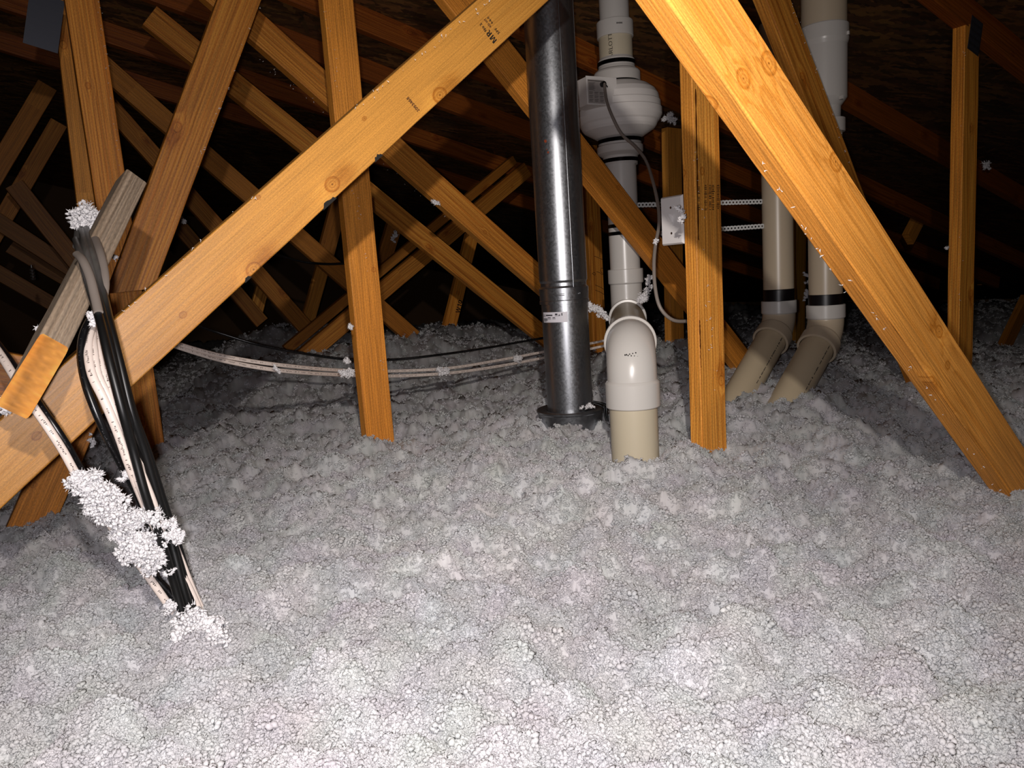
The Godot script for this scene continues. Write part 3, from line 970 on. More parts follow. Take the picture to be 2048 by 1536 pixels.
	for k in 11:
		im.fill_rect(Rect2i(8, 16 + k * 4, 50 - (k * 7) % 16, 2), dk)
	for k in 3:
		for j in 3:
			im.fill_rect(Rect2i(8 + j * 40, 66 + k * 20, 30, 3), dk)
			im.fill_rect(Rect2i(8 + j * 40, 72 + k * 20, 24, 2), dk)
			im.fill_rect(Rect2i(8 + j * 40, 77 + k * 20, 27, 2), dk)
	var lm := plain(Color(0.95, 0.93, 0.92), 0.5)
	lm.albedo_texture = ImageTexture.create_from_image(im)
	bf = Buf.new()
	var k0 := ctr + fn * 0.0027 - fr * hw * 0.25 - Vector3.UP * hh * 0.05
	bf.flat([k0 - fr * hw * 0.70 + Vector3.UP * hh * 0.86, k0 + fr * hw * 0.45 + Vector3.UP * hh * 0.86, k0 + fr * hw * 0.45 - Vector3.UP * hh * 0.86, k0 - fr * hw * 0.70 - Vector3.UP * hh * 0.86], [Vector2(0, 0), Vector2(1, 0), Vector2(1, 1), Vector2(0, 1)])
	put("spec_label", bf.mesh(), lm, fan)
	var gr := dz(1205, 169, 2.378)
	bf = Buf.new()
	var tg := Transform3D(Basis(fr, fn, fr.cross(fn)), gr - fan.position)
	lathe_into(bf, [[0.0, 0.012], [0.007, 0.012], [0.0085, 0.010], [0.0085, -0.012]], 20, tg)
	tube_into(bf, PackedVector3Array([tg.origin + fn * 0.012, tg.origin + fn * 0.013 + fr * 0.010 - Vector3.UP * 0.010]), 0.0018, 0.0018, 8)
	put("cable_grommet", bf.mesh(), M.rubber, fan)
	# its power cable
	var pts := [gr + fn * 0.010]
	for e in [[1213, 200, 2.345], [1224, 232, 2.32], [1243, 268, 2.31], [1268, 291, 2.28], [1290, 318, 2.22], [1305, 360, 2.10], [1316, 410, 2.02], [1318, 450, 1.97], [1311, 490, 1.93], [1308, 530, 1.90], [1311, 580, 1.88], [1322, 618, 1.87], [1346, 640, 1.88], [1384, 642, 1.92]]:
		pts.append(dz(e[0], e[1], e[2]))
	var cb := put("power_cable", tube(smooth_path(pts), 0.0046), M.grey_jacket)
	tag(cb, "grey power cable looping from the radon fan down behind the switch-box post", "cable")

func bent_text(parent: Node3D, text: String, r: float, yc: float, ang: float, hgt: float, length: float) -> void:   # lettering that runs up an upright pipe
	var tm := TextMesh.new()
	tm.text = text
	var f := SystemFont.new()
	f.font_names = PackedStringArray(["Droid Sans"])
	tm.font = f
	tm.font_size = 48
	tm.pixel_size = 0.001
	tm.depth = 0.001
	var arr := tm.get_mesh_arrays()
	var v: PackedVector3Array = arr[Mesh.ARRAY_VERTEX]
	var lo := Vector3(1e9, 1e9, 0)
	var hi := Vector3(-1e9, -1e9, 0)
	for p in v:
		lo = lo.min(p)
		hi = hi.max(p)
	var b := Buf.new()
	for i in v.size():
		var along := ((v[i].x - lo.x) / (hi.x - lo.x) - 0.5) * length
		var across := -((v[i].y - lo.y) / (hi.y - lo.y) - 0.5) * hgt
		var a := ang + across / r
		var c := Vector3(sin(a), 0, cos(a))
		b.add(c * (r + (0.0003 if v[i].z > 0.0 else 0.0)) + Vector3.UP * (yc + along), c)
	var ix: PackedInt32Array = arr[Mesh.ARRAY_INDEX]
	for i in range(0, ix.size(), 3):
		b.tri(ix[i], ix[i + 1], ix[i + 2])
	put("lettering", b.mesh(), M.ink, parent)

func vent_pipes() -> void:
	var r := 0.052
	for k in 2:
		var P := dz([1556.0, 1651.0][k], [500.0, 560.0][k], [2.64, 2.44][k])
		P.y = 0.0
		var g := 0.2
		var foot: Vector3 = [dz(1478, 792, 2.46), dz(1556, 838, 2.24)][k]
		var o := base("vent_pipe", Vector3(P.x, g, P.z), ["beige vent pipe with a black-ringed elbow, the left of the two by the nearest brace", "beige vent pipe, right of the two, widening to a larger pipe at the top"][k], "pipe")
		var y := func(py: float) -> float: return yat(P, py) - g
		var yh: float = y.call([601.0, 609.0][k])
		var yl: float = y.call([626.0, 636.0][k])
		var bend: Vector3 = Vector3.UP * (y.call([652.0, 664.0][k]) as float)
		var top: float = roof_y(truss_uv(P).x) + 0.09 - g
		var yr: float = y.call([578.0, 588.0][k])
		if k == 0:
			put("upright_pipe", lathe([[r, yl], [r, top]], 48), M.beige, o)
		else:
			var y0: float = y.call(300)
			put("upright_pipe", lathe([[r, yl], [r, y0 + 0.06]], 48), M.beige, o)
			put("coupling", lathe([[r, y.call(268)], [r + 0.008, y.call(267)], [r + 0.009, y.call(265)], [r + 0.009, y.call(241)], [r + 0.007, y.call(240)], [r, y.call(240)]], 48), M.pvc, o)
			put("reducer", lathe([[r - 0.005, y.call(242)], [r - 0.004, y.call(216)], [0.060, y.call(206)], [0.0665, y.call(200)], [0.0675, y.call(95)], [0.071, y.call(88)], [0.072, y.call(84)], [0.072, y.call(56)], [0.070, y.call(54)], [0.064, y.call(54)]], 48), M.pvc, o)
			put("top_pipe", lathe([[0.0665, y.call(70)], [0.0665, top]], 48), M.beige, o)
			for py in [79, 206]:
				var bf2 := Buf.new()
				var a := atan2(-P.x, -P.z) + (1.15 if py == 79 else 0.72)
				var c := Vector3(sin(a), 0, cos(a))
				bf2.box(Vector3.UP * (y.call(py) as float) + c * 0.072, c * 0.006, Vector3.UP * 0.005, c.cross(Vector3.UP) * 0.003)
				put("mould_tab", bf2.mesh(), M.pvc, o)
		put("primer_ring", lathe([[r, yh - 0.004], [r + 0.0012, yh - 0.004], [r + 0.0014, yr - 0.003], [r + 0.0008, yr], [r, yr]], 48), M.primer, o)
		var dn := (foot - (o.position + bend)).normalized()
		var bf := Buf.new()
		lathe_into(bf, [[r - 0.002, yh + 0.0], [r + 0.0065, yh], [r + 0.008, yh - 0.002], [r + 0.008, yl + 0.002], [r + 0.004, yl - 0.002], [r + 0.003, yl - 0.004]].map(func(e): return e), 48)
		put("hub", bf.mesh(), M.pvc, o)
		var path := PackedVector3Array()
		for i in 11:
			var t := i / 10.0
			var p0 := Vector3.UP * yl
			var p2 := bend + dn * 0.050
			path.append(p0 * (1 - t) * (1 - t) + (bend + Vector3.UP * 0.008) * 2 * t * (1 - t) + p2 * t * t)
		bf = Buf.new()
		tube_into(bf, path, r + 0.004, r + 0.004, 48, dn.cross(Vector3.UP), false)
		put("elbow", bf.mesh(), M.beige, o)
		var hb := Transform3D(Basis(dn.cross(Vector3.UP).normalized(), dn, dn.cross(Vector3.UP).normalized().cross(dn)), bend + dn * 0.040)
		bf = Buf.new()
		lathe_into(bf, [[r + 0.002, -0.006], [r + 0.009, 0.004], [r + 0.0105, 0.010], [r + 0.0105, 0.052], [r + 0.0095, 0.0535], [r + 0.003, 0.0535], [r + 0.003, 0.03]], 48, hb)
		put("elbow_socket", bf.mesh(), M.beige, o)
		bf = Buf.new()
		tube_into(bf, PackedVector3Array([bend + dn * 0.05, foot - o.position + dn * 0.12]), r, r, 48, dn.cross(Vector3.UP), true)
		put("slanted_pipe", bf.mesh(), M.cream if k == 9 else tinted(M.beige, Color(0.82, 0.75, 0.63)), o)
		bf = Buf.new()
		var side := dn.cross(Vector3.UP).normalized()
		var fr := side.cross(dn)
		for i in 40:
			if rng.randf() < 0.75:
				var a := 2.75
				var c := (side * cos(a) + fr * sin(a)).normalized()
				bf.box(bend + dn * (0.10 + i * 0.0062) + c * (r + 0.0002), dn * 0.0022, c.cross(dn) * 0.0022 * rng.randf_range(0.4, 1.0), c * 0.0003)
		put("print", bf.mesh(), tinted(M.ink, Color(0.30, 0.27, 0.24)), o)


# ---------------------------------------------------------------- fittings
func switch_box() -> void:
	var n := -U
	var r := Vector3.UP.cross(n)         # to the right as one faces it
	var ul := (at(1417, 441, 1.235) - EYE).dot(U) - 0.0445 - 0.006
	var q := ray(1346, 441)
	var c := EYE + q * (ul / q.dot(U))
	var o := base("switch_box", c - Vector3.UP * 0.057, "white toggle switch box with a cover plate on the left edge of a post", "switch")
	var up := Vector3.UP
	var m := up * 0.057
	var bf := Buf.new()
	# cover plate with bevelled edges
	var hw := 0.0350
	var hh := 0.0572
	var p := func(x: float, y: float, z: float) -> Vector3: return m + r * x + up * y + n * z
	var a := [p.call(-hw, -hh, 0.0), p.call(hw, -hh, 0.0), p.call(hw, hh, 0.0), p.call(-hw, hh, 0.0)]
	var b := [p.call(-hw + 0.0035, -hh + 0.0035, 0.006), p.call(hw - 0.0035, -hh + 0.0035, 0.006), p.call(hw - 0.0035, hh - 0.0035, 0.006), p.call(-hw + 0.0035, hh - 0.0035, 0.006)]
	bf.flat([b[3], b[2], b[1], b[0]])
	for k in 4:
		var k2 := (k + 1) % 4
		bf.flat([b[k], b[k2], a[k2], a[k]])
	put("cover_plate", bf.mesh(), M.plate, o)
	bf = Buf.new()
	bf.box(p.call(0.0, 0.002, -0.016) as Vector3, r * 0.029, up * 0.052, n * 0.0158)
	put("box_body", bf.mesh(), M.boxside, o)
	bf = Buf.new()
	bf.box(p.call(0.0, 0.006, 0.010) as Vector3, r * 0.0045, (up * 0.009 + n * 0.005), n * 0.005)
	bf.box(p.call(0.0, -0.001, 0.0064) as Vector3, r * 0.0055, up * 0.012, n * 0.0006)
	put("toggle", bf.mesh(), M.plate, o)
	for s in [-1.0, 1.0]:
		var t := Transform3D(Basis(r, n, r.cross(n)), p.call(0.0, 0.030 * s, 0.0055) as Vector3)
		put("screw", lathe([[0.0032, 0.0], [0.0030, 0.0012], [0.0, 0.0018]], 12, t), M.steel, o)

func strap_strip(a: Vector3, b: Vector3, nrm: Vector3, w: float) -> ArrayMesh:   # plumber's strap with its row of holes
	var bf := Buf.new()
	var ax := (b - a).normalized()
	var up := nrm.cross(ax).normalized()
	var pitch := 0.0125
	var n := int(a.distance_to(b) / pitch)
	for i in n:
		var c := a + ax * (i + 0.5) * pitch
		for side in [1.0, -1.0]:
			var f := bf.v.size()
			for k in 17:
				var an := TAU * k / 16.0
				var d := Vector2(cos(an), sin(an))
				var e := d / maxf(absf(d.x) / (pitch * 0.5), absf(d.y) / (w * 0.5))
				bf.add(c + (ax * d.x + up * d.y) * 0.0030 + nrm * 0.0005 * side, nrm * side)
				bf.add(c + ax * e.x + up * e.y + nrm * 0.0005 * side, nrm * side)
			for k in 16:
				bf.quad(f + 2 * k, f + 2 * k + 1, f + 2 * k + 3, f + 2 * k + 2)
	return bf.mesh()

func straps() -> void:
	var a := put("hanger_strap", strap_strip(dz(1275, 410, 2.56), dz(1530, 403, 2.62), (EYE - dz(1400, 407, 2.5)).normalized(), 0.0165), M.strap)
	tag(a, "upper perforated white hanger strap running from the riser to the vent pipe", "strap")
	a = put("hanger_strap", strap_strip(dz(1272, 470, 2.56), dz(1530, 452, 2.62), (EYE - dz(1400, 460, 2.5)).normalized(), 0.0165), M.strap)
	tag(a, "lower perforated white hanger strap, below the other, reaching the vent pipe", "strap")

func wire(called: String, label: String, pts: Array, ra: float, rb: float, mat: Material, group := "", wide := Vector3.UP) -> MeshInstance3D:
	var w := []
	for e in pts:
		w.append(dz(e[0], e[1], e[2]))
	var o := put(called, tube(smooth_path(w), ra, rb, 12, wide), mat)
	tag(o, label, "cable", group)
	return o

func wires() -> void:
	wire("white_cable", "upper of two white cables sagging across behind the middle post", [[300, 664, 1.52], [350, 686, 1.60], [450, 713, 1.75], [560, 730, 1.90], [690, 741, 2.20], [790, 742, 2.45], [900, 736, 2.65], [1000, 720, 2.85], [1086, 704, 3.0], [1180, 687, 3.1], [1215, 680, 3.1]], 0.0050, 0.0030, M.white_jacket)
	wire("white_cable", "lower of two white cables sagging across behind the middle post", [[300, 672, 1.52], [350, 692, 1.60], [450, 722, 1.75], [560, 741, 1.90], [690, 750, 2.20], [790, 752, 2.45], [900, 746, 2.65], [1000, 732, 2.85], [1086, 716, 3.0], [1180, 698, 3.1], [1215, 690, 3.1]], 0.0054, 0.0034, M.white_jacket)
	wire("black_cable", "thin black cable sagging above the two white ones behind the middle post", [[380, 645, 2.1], [430, 663, 2.15], [520, 690, 2.2], [620, 709, 2.3], [700, 719, 2.4], [790, 719, 2.5], [860, 712, 2.55], [960, 698, 2.7], [1086, 676, 2.9], [1160, 664, 3.0]], 0.0042, 0.0042, M.black_jacket)
	wire("black_cable", "far black cable strung behind the middle post above the far fluff", [[540, 505, 3.6], [600, 522, 3.6], [650, 528, 3.6], [700, 526, 3.6], [760, 520, 3.6]], 0.006, 0.006, M.black_jacket)
	var rod := put("threaded_rod", lathe([[0.0, 0.0], [0.006, 0.0], [0.010, 0.006], [0.006, 0.012], [0.010, 0.018], [0.006, 0.024], [0.010, 0.030], [0.006, 0.036], [0.010, 0.042], [0.006, 0.048], [0.004, 0.060], [0.0, 0.061]], 16), M.steel, null, dz(67, 560, 3.0))
	tag(rod, "small shiny threaded rod end hanging in the dark at the left edge", "rod")

func cables() -> void:
	var B := [
		["black_cable", "thick black cable at the right side of the big bundle at left", [[172, 455, 1.20], [182, 500, 1.03], [200, 560, 0.985], [218, 640, 0.945], [238, 720, 0.93], [262, 820, 0.93], [288, 900, 0.95], [318, 1000, 0.97], [346, 1085, 0.99], [372, 1170, 1.0], [396, 1250, 1.0]], 0.0052],
		["black_cable", "black cable second from the right of the big bundle at left", [[164, 458, 1.20], [172, 500, 1.025], [191, 570, 0.975], [208, 640, 0.935], [227, 720, 0.92], [251, 820, 0.92], [281, 900, 0.96], [316, 1000, 0.975], [344, 1090, 0.985], [366, 1175, 0.99], [389, 1250, 1.0]], 0.0052],
		["black_cable", "black cable in the middle of the big bundle, in front of the white ones", [[152, 480, 1.15], [162, 510, 1.01], [181, 580, 0.96], [201, 645, 0.92], [218, 720, 0.90], [244, 820, 0.90], [266, 900, 0.92], [291, 990, 0.93], [322, 1080, 0.95], [346, 1160, 0.97], [371, 1250, 0.98]], 0.0053],
		["black_cable", "black cable at the back of the big bundle, mostly behind the others", [[180, 462, 1.20], [192, 520, 1.03], [208, 590, 0.985], [224, 660, 0.955], [244, 740, 0.95], [268, 830, 0.95], [296, 905, 0.97], [326, 1000, 0.99], [356, 1090, 1.01], [381, 1175, 1.02], [402, 1250, 1.02]], 0.0050],
		["black_cable", "single black cable bowing out left of the white ones in the bundle", [[196, 616, 0.99], [180, 640, 0.97], [166, 672, 0.95], [162, 715, 0.94], [172, 770, 0.93], [190, 820, 0.93], [212, 870, 0.94], [243, 930, 0.97], [272, 985, 0.99], [300, 1050, 1.02], [340, 1150, 1.05], [372, 1230, 1.06]], 0.0050],
		["white_cable", "leftmost white cable of the big bundle, next to the bowed black one", [[190, 640, 0.99], [180, 665, 0.965], [176, 700, 0.945], [184, 750, 0.93], [208, 800, 0.93], [237, 870, 0.94], [258, 930, 0.95], [290, 1010, 0.98], [322, 1080, 1.0], [360, 1160, 1.02], [398, 1255, 1.03]], 0.0056],
		["white_cable", "second white cable from the left in the big bundle", [[184, 632, 1.00], [184, 665, 0.975], [187, 700, 0.95], [195, 750, 0.935], [218, 800, 0.935], [244, 870, 0.945], [268, 940, 0.955], [296, 1010, 0.975], [330, 1090, 0.995], [366, 1170, 1.01], [404, 1255, 1.02]], 0.0056],
		["white_cable", "third white cable from the left in the big bundle", [[202, 648, 1.00], [196, 672, 0.98], [198, 710, 0.955], [208, 760, 0.94], [229, 810, 0.94], [251, 870, 0.95], [279, 940, 0.945], [305, 1005, 0.955], [332, 1090, 0.985], [374, 1170, 1.0], [412, 1255, 1.01]], 0.0056],
		["white_cable", "white cable of the bundle lying next to the black ones", [[212, 650, 1.00], [207, 680, 0.98], [209, 720, 0.955], [219, 770, 0.94], [240, 820, 0.94], [260, 880, 0.955], [288, 950, 0.965], [316, 1020, 0.985], [352, 1100, 1.0], [384, 1180, 1.01], [418, 1255, 1.02]], 0.0056],
		["white_cable", "white cable coming over the brace at far left into the fluff clumps", [[-40, 655, 1.02], [0, 708, 0.97], [42, 775, 0.93], [66, 812, 0.92], [96, 855, 0.92], [127, 903, 0.93], [152, 948, 0.94], [200, 1020, 0.96], [250, 1090, 0.98], [296, 1152, 0.99], [330, 1200, 1.0], [364, 1252, 1.01]], 0.0052],
		["black_cable", "black cable beside the far-left white one, going into the fluff clumps", [[-40, 645, 1.05], [0, 694, 1.00], [44, 756, 0.96], [74, 802, 0.945], [104, 845, 0.94], [136, 894, 0.95], [162, 940, 0.97], [210, 1005, 0.99], [262, 1070, 1.01], [306, 1150, 1.02], [344, 1192, 1.03], [376, 1246, 1.04]], 0.0048],
	]
	for c in B:
		var o := wire(c[0], c[1], c[2], c[3], c[3] * (0.72 if c[0] == "white_cable" else 1.0), M.white_jacket if c[0] == "white_cable" else M.black_jacket, "", Vector3.RIGHT)
		if c[0] == "black_cable" and c[2][0][1] < 500:          # dust has settled on the upper ends
			var w := []
			for e in c[2]:
				w.append(dz(e[0], e[1], e[2]))
			var b := Buf.new()
			tube_into(b, smooth_path(w), c[3], c[3], 12, Vector3.RIGHT)
			var y0 := dz(200, 640, 0.95).y
			var y1 := dz(180, 520, 1.0).y
			for p in b.v:
				var t := smoothstep(y0, y1, p.y) * rng.randf_range(0.75, 1.0)
				b.col.append(Color(0.0055, 0.0058, 0.0065).lerp(Color(0.10, 0.092, 0.085), t))
			o.mesh = b.mesh()
			o.material_override = M.dusted
	# the dusty upper ends
	wire("dusty_cable", "dust-grey cable end curving over the right of the bundle's top", [[190, 478, 1.08], [200, 505, 1.03], [208, 540, 1.0], [210, 570, 0.98], [206, 600, 0.965]], 0.0056, 0.0042, M.grey_jacket, "", Vector3.RIGHT)
	wire("dusty_cable", "dust-grey cable end lying along the left of the bundle's top", [[154, 508, 1.01], [166, 522, 0.985], [179, 552, 0.965], [189, 590, 0.945], [197, 625, 0.925]], 0.0056, 0.0042, M.grey_jacket, "", Vector3.RIGHT)
	wire("dusty_cable", "thick dust-dark cable stub at the very top under the fluff", [[160, 446, 1.24], [158, 470, 1.2], [156, 492, 1.16]], 0.0075, 0.006, M.dusty_jacket, "", Vector3.RIGHT)


# ---------------------------------------------------------------- fluff
func blob_into(b: Buf, c: Vector3, r: Vector3, turn: Basis) -> void:
	# a squashed, dented ball of 32 faces
	var f := b.v.size()
	for i in 5:
		var th := PI * i / 4.0
		for k in 6:
			var ph := TAU * k / 6.0 + i * 0.4
			var d := Vector3(sin(th) * cos(ph), cos(th), sin(th) * sin(ph))
			var q := turn * (d * r * rng.randf_range(0.75, 1.2))
			b.add(c + q, (turn * d).normalized())
	for i in 4:
		for k in 6:
			var k2 := (k + 1) % 6
			b.quad(f + i * 6 + k, f + i * 6 + k2, f + (i + 1) * 6 + k2, f + (i + 1) * 6 + k)

func shard_into(b: Buf, p: Vector3, d: Vector3, l: float, w: float) -> void:
	# a feathery flake that ends in a point, bent on its way
	var s := d.cross(Vector3(rng.randf() - 0.5, rng.randf() - 0.5, rng.randf() - 0.5)).normalized()
	var t := d.cross(s)
	var bend := (s * rng.randf_range(-0.5, 0.5) + t * rng.randf_range(-0.5, 0.5)) * l
	var m := p + d * l * 0.5 + bend * 0.25
	var e := p + d * l + bend
	b.flat([p - s * w, p + s * w, m + s * w * 0.7])
	b.flat([p - s * w, m + s * w * 0.7, m - s * w * 0.7])
	b.flat([m - s * w * 0.7, m + s * w * 0.7, e])
	b.flat([p - t * w, p + t * w, m + t * w * 0.6])
	b.flat([m - t * w * 0.6, m + t * w * 0.6, e])

func clump(label: String, spine: Array, size: float, n: int, spikes: int, group := "") -> void:
	# spine: [px, py, z, radius in metres] along the clump
	var c0 := dz(spine[0][0], spine[0][1], spine[0][2])
	var b := Buf.new()
	var hubs := []
	for i in 10 + n / 18:                      # knots of fluff, gathered unevenly along the clump
		var t := rng.randf() * (spine.size() - 1)
		var k := mini(int(t), spine.size() - 2) if spine.size() > 1 else 0
		var k2 := mini(k + 1, spine.size() - 1)
		var rr: float = lerpf(spine[k][3], spine[k2][3], t - k)
		var d := Vector3(rng.randfn(), rng.randfn(), rng.randfn()).normalized()
		var p := dz(spine[k][0], spine[k][1], spine[k][2]).lerp(dz(spine[k2][0], spine[k2][1], spine[k2][2]), t - k)
		hubs.append([p - c0 + d * rr * rng.randf_range(0.1, 0.8), rr * rng.randf_range(0.22, 0.50), d])
	for i in n * 2:
		var h: Array = hubs[rng.randi() % hubs.size()]
		var d := Vector3(rng.randfn(), rng.randfn(), rng.randfn()).normalized()
		var q := size * rng.randf_range(0.25, 0.75)
		blob_into(b, h[0] + d * h[1] * pow(rng.randf(), 0.4), Vector3(q, q * rng.randf_range(0.35, 0.8), q * rng.randf_range(0.5, 1.0)), Basis(d, rng.randf() * TAU))
	for i in spikes:
		var h: Array = hubs[rng.randi() % hubs.size()]
		var d: Vector3 = (Vector3(rng.randfn(), rng.randfn(), rng.randfn()).normalized() + h[2] * 0.5).normalized()
		shard_into(b, h[0] + d * h[1] * 0.85, d, size * rng.randf_range(0.3, 1.15), size * rng.randf_range(0.07, 0.18))
	var o := put("insulation_clump", b.mesh(), M.fluff, null, c0)
	tag(o, label, "insulation clump", group)

func clumps() -> void:
	clump("long white fluff clump hanging on the far-left cables, the upper one", [[164, 950, 0.93, 0.014], [182, 975, 0.93, 0.026], [205, 1005, 0.93, 0.032], [222, 1035, 0.93, 0.030]], 0.0058, 900, 1100)
	clump("big white fluff clump low on the far-left cables, touching the bundle", [[225, 1062, 0.95, 0.018], [250, 1072, 0.95, 0.026], [276, 1095, 0.95, 0.030], [298, 1110, 0.95, 0.030], [308, 1122, 0.95, 0.022]], 0.0058, 950, 1150)
	clump("ragged fluff tangle caught across the bundle of cables", [[268, 1032, 0.94, 0.014], [290, 1038, 0.94, 0.018], [318, 1034, 0.93, 0.014], [342, 1044, 0.94, 0.014], [362, 1054, 0.95, 0.006]], 0.0045, 230, 620)
	clump("small fluff pad on the bundle just below the ragged tangle", [[332, 1070, 0.94, 0.008], [348, 1070, 0.94, 0.012], [362, 1076, 0.95, 0.007]], 0.005, 150, 160)
	clump("tiny fluff curl hanging on the bundle beside the big clump", [[330, 1150, 0.94, 0.004], [344, 1143, 0.94, 0.005], [348, 1138, 0.94, 0.003]], 0.003, 50, 60)
	clump("small fluff tuft on the single bowed black cable", [[240, 955, 0.96, 0.005], [252, 948, 0.96, 0.007], [262, 950, 0.96, 0.004]], 0.0034, 70, 130)
	clump("fluff tuft between the cables just above where they enter the insulation", [[336, 1205, 0.97, 0.008], [344, 1220, 0.97, 0.010]], 0.004, 110, 130)
	clump("white fluff heap where the cable bundle enters the insulation", [[372, 1252, 0.95, 0.022], [398, 1258, 0.95, 0.032], [428, 1275, 0.95, 0.026]], 0.0062, 700, 420)
	clump("fluff ball on top of the dusty cable ends at upper left", [[156, 442, 1.20, 0.022], [174, 436, 1.20, 0.030], [196, 438, 1.20, 0.022], [180, 462, 1.17, 0.014]], 0.0064, 620, 560)
	clump("fluff wisp above the fluff ball on the dusty cables", [[165, 408, 1.24, 0.006], [180, 412, 1.24, 0.008]], 0.004, 30, 90)
	clump("small fluff bit squeezed on the dusty cable tops", [[166, 478, 1.09, 0.004], [175, 484, 1.09, 0.005]], 0.0038, 30, 24)
	clump("fluff strand hanging in the bundle beside the dusty stick", [[182, 612, 0.95, 0.005], [186, 632, 0.95, 0.009], [184, 648, 0.95, 0.005]], 0.0036, 90, 90)
	clump("white fluff bit on the left side of the dusty stick", [[78, 662, 0.98, 0.007], [84, 655, 0.98, 0.005]], 0.004, 60, 60)
	clump("small fluff bit under the dusty stick at the level board", [[54, 716, 1.02, 0.007]], 0.004, 50, 40)
	clump("dusty fluff lying along the golden brace at the left edge", [[-10, 815, 0.97, 0.014], [15, 805, 0.97, 0.016], [38, 790, 0.95, 0.008]], 0.005, 220, 180)
	clump("tiny fluff bit between the dusty stick and the slanting board", [[228, 514, 1.3, 0.006]], 0.004, 40, 30)
	clump("fluff tuft hanging from the golden brace above the left fluff slope", [[180, 872, 1.35, 0.008], [186, 890, 1.4, 0.006]], 0.004, 50, 110)
	# on the wires
	clump("fluff knot where the white cables meet the middle post", [[682, 745, 2.1, 0.014], [700, 748, 2.1, 0.018]], 0.0058, 170, 170)
	clump("small fluff tuft above the white cables at the middle post", [[694, 722, 2.1, 0.011]], 0.0052, 70, 110)
	clump("small fluff tuft stuck on the left edge of the middle post", [[698, 648, 2.0, 0.006], [704, 656, 2.0, 0.009]], 0.0048, 50, 90)
	clump("fluff tuft hanging on the white cables right of the middle post", [[874, 738, 2.58, 0.013], [893, 742, 2.58, 0.020], [882, 752, 2.58, 0.010]], 0.0065, 150, 190)
	clump("fluff tuft on the white cables next to the flue", [[1036, 718, 2.88, 0.020]], 0.0075, 110, 150)
	clump("fluff strand dangling from the white cables left of the middle post", [[548, 732, 1.85, 0.006], [556, 744, 1.85, 0.007]], 0.0042, 40, 110)
	# on the pipes
	clump("curved fluff roll standing on the radon pipe's right side", [[1298, 548, 2.36, 0.012], [1296, 575, 2.36, 0.018], [1290, 598, 2.34, 0.022], [1278, 598, 2.34, 0.012]], 0.0062, 360, 420)
	clump("white fluff roll bridging from the flue to the radon pipe", [[1178, 608, 2.3, 0.014], [1192, 618, 2.3, 0.022], [1212, 628, 2.3, 0.022]], 0.0068, 340, 240)
	clump("fluff smear over the right side of the switch box", [[1354, 412, 1.60, 0.006], [1366, 425, 1.60, 0.010], [1362, 442, 1.60, 0.009]], 0.0038, 120, 150)
	clump("fluff ring on the grey power cable beside the switch box", [[1311, 478, 1.92, 0.007], [1311, 488, 1.92, 0.009]], 0.0045, 70, 80)
	clump("fluff tuft on top of the short board beside the fan", [[1330, 240, 2.95, 0.016], [1340, 232, 2.95, 0.022], [1348, 246, 2.95, 0.014]], 0.0075, 160, 170)
	clump("fluff scraps lying on the flue collar", [[1150, 812, 2.13, 0.006], [1170, 812, 2.13, 0.012], [1188, 812, 2.13, 0.006]], 0.005, 90, 90)
	clump("fluff column on the thin board between the beige pipes", [[1612, 545, 3.2, 0.010], [1616, 575, 3.2, 0.018], [1612, 600, 3.2, 0.014]], 0.007, 150, 130)
	clump("small fluff curl stuck in the web boards at left", [[362, 436, 2.9, 0.012], [370, 444, 2.9, 0.012]], 0.006, 40, 90)
	clump("dim fluff patch on a far board end right of the riser", [[1535, 650, 3.6, 0.03], [1548, 620, 3.6, 0.03]], 0.01, 70, 60)
	clump("small fluff tuft on the pale board beside the flue", [[868, 403, 2.36, 0.012], [878, 408, 2.36, 0.008]], 0.0055, 40, 90)
	clump("dim fluff streak on the reddish far board", [[790, 465, 3.95, 0.018], [782, 490, 3.95, 0.016]], 0.009, 50, 60)
	clump("small fluff speck on the left edge of the lone right post", [[1893, 496, 2.2, 0.006]], 0.004, 14, 40)
	clump("faint fluff patch in the dark right of the lone post", [[1972, 325, 3.4, 0.020], [1974, 338, 3.4, 0.018]], 0.010, 40, 40)
	# crumbs along the edges of the boards: too many to count
	var b := Buf.new()
	for l in [[[700, 226], [1020, -30], 1.262, 26], [[227, 640], [519, 380], 1.262, 12], [[1388, 250], [1440, 900], 1.228, 30], [[650, 20], [790, 880], 2.04, 40], [[198, 0], [244, 364], 2.54, 26], [[391, 345], [520, 10], 1.94, 22], [[1582, 0], [1706, 340], 1.255, 24], [[1480, 250], [1690, 590], 0.6, 16], [[494, 94], [921, 460], 2.36, 30], [[1931, 80], [1916, 640], 1.16, 16], [[1160, 350], [1369, 610], 1.91, 18], [[1700, 560], [2000, 990], 0.6, 20]]:
		for k in l[3]:
			var t := rng.randf()
			var p := at(lerpf(l[0][0], l[1][0], t) + rng.randfn() * 3.0, lerpf(l[0][1], l[1][1], t) + rng.randfn() * 3.0, l[2] - 0.001)
			for j in rng.randi_range(1, 3):
				shard_into(b, p, Vector3(rng.randfn(), rng.randfn(), rng.randfn()).normalized(), rng.randf_range(0.0015, 0.005), 0.0006)
	var o := put("insulation_crumbs", b.mesh(), M.fluff)
	tag(o, "tiny white insulation crumbs stuck along the edges of the boards", "crumbs")
	o.set_meta("kind", "stuff")


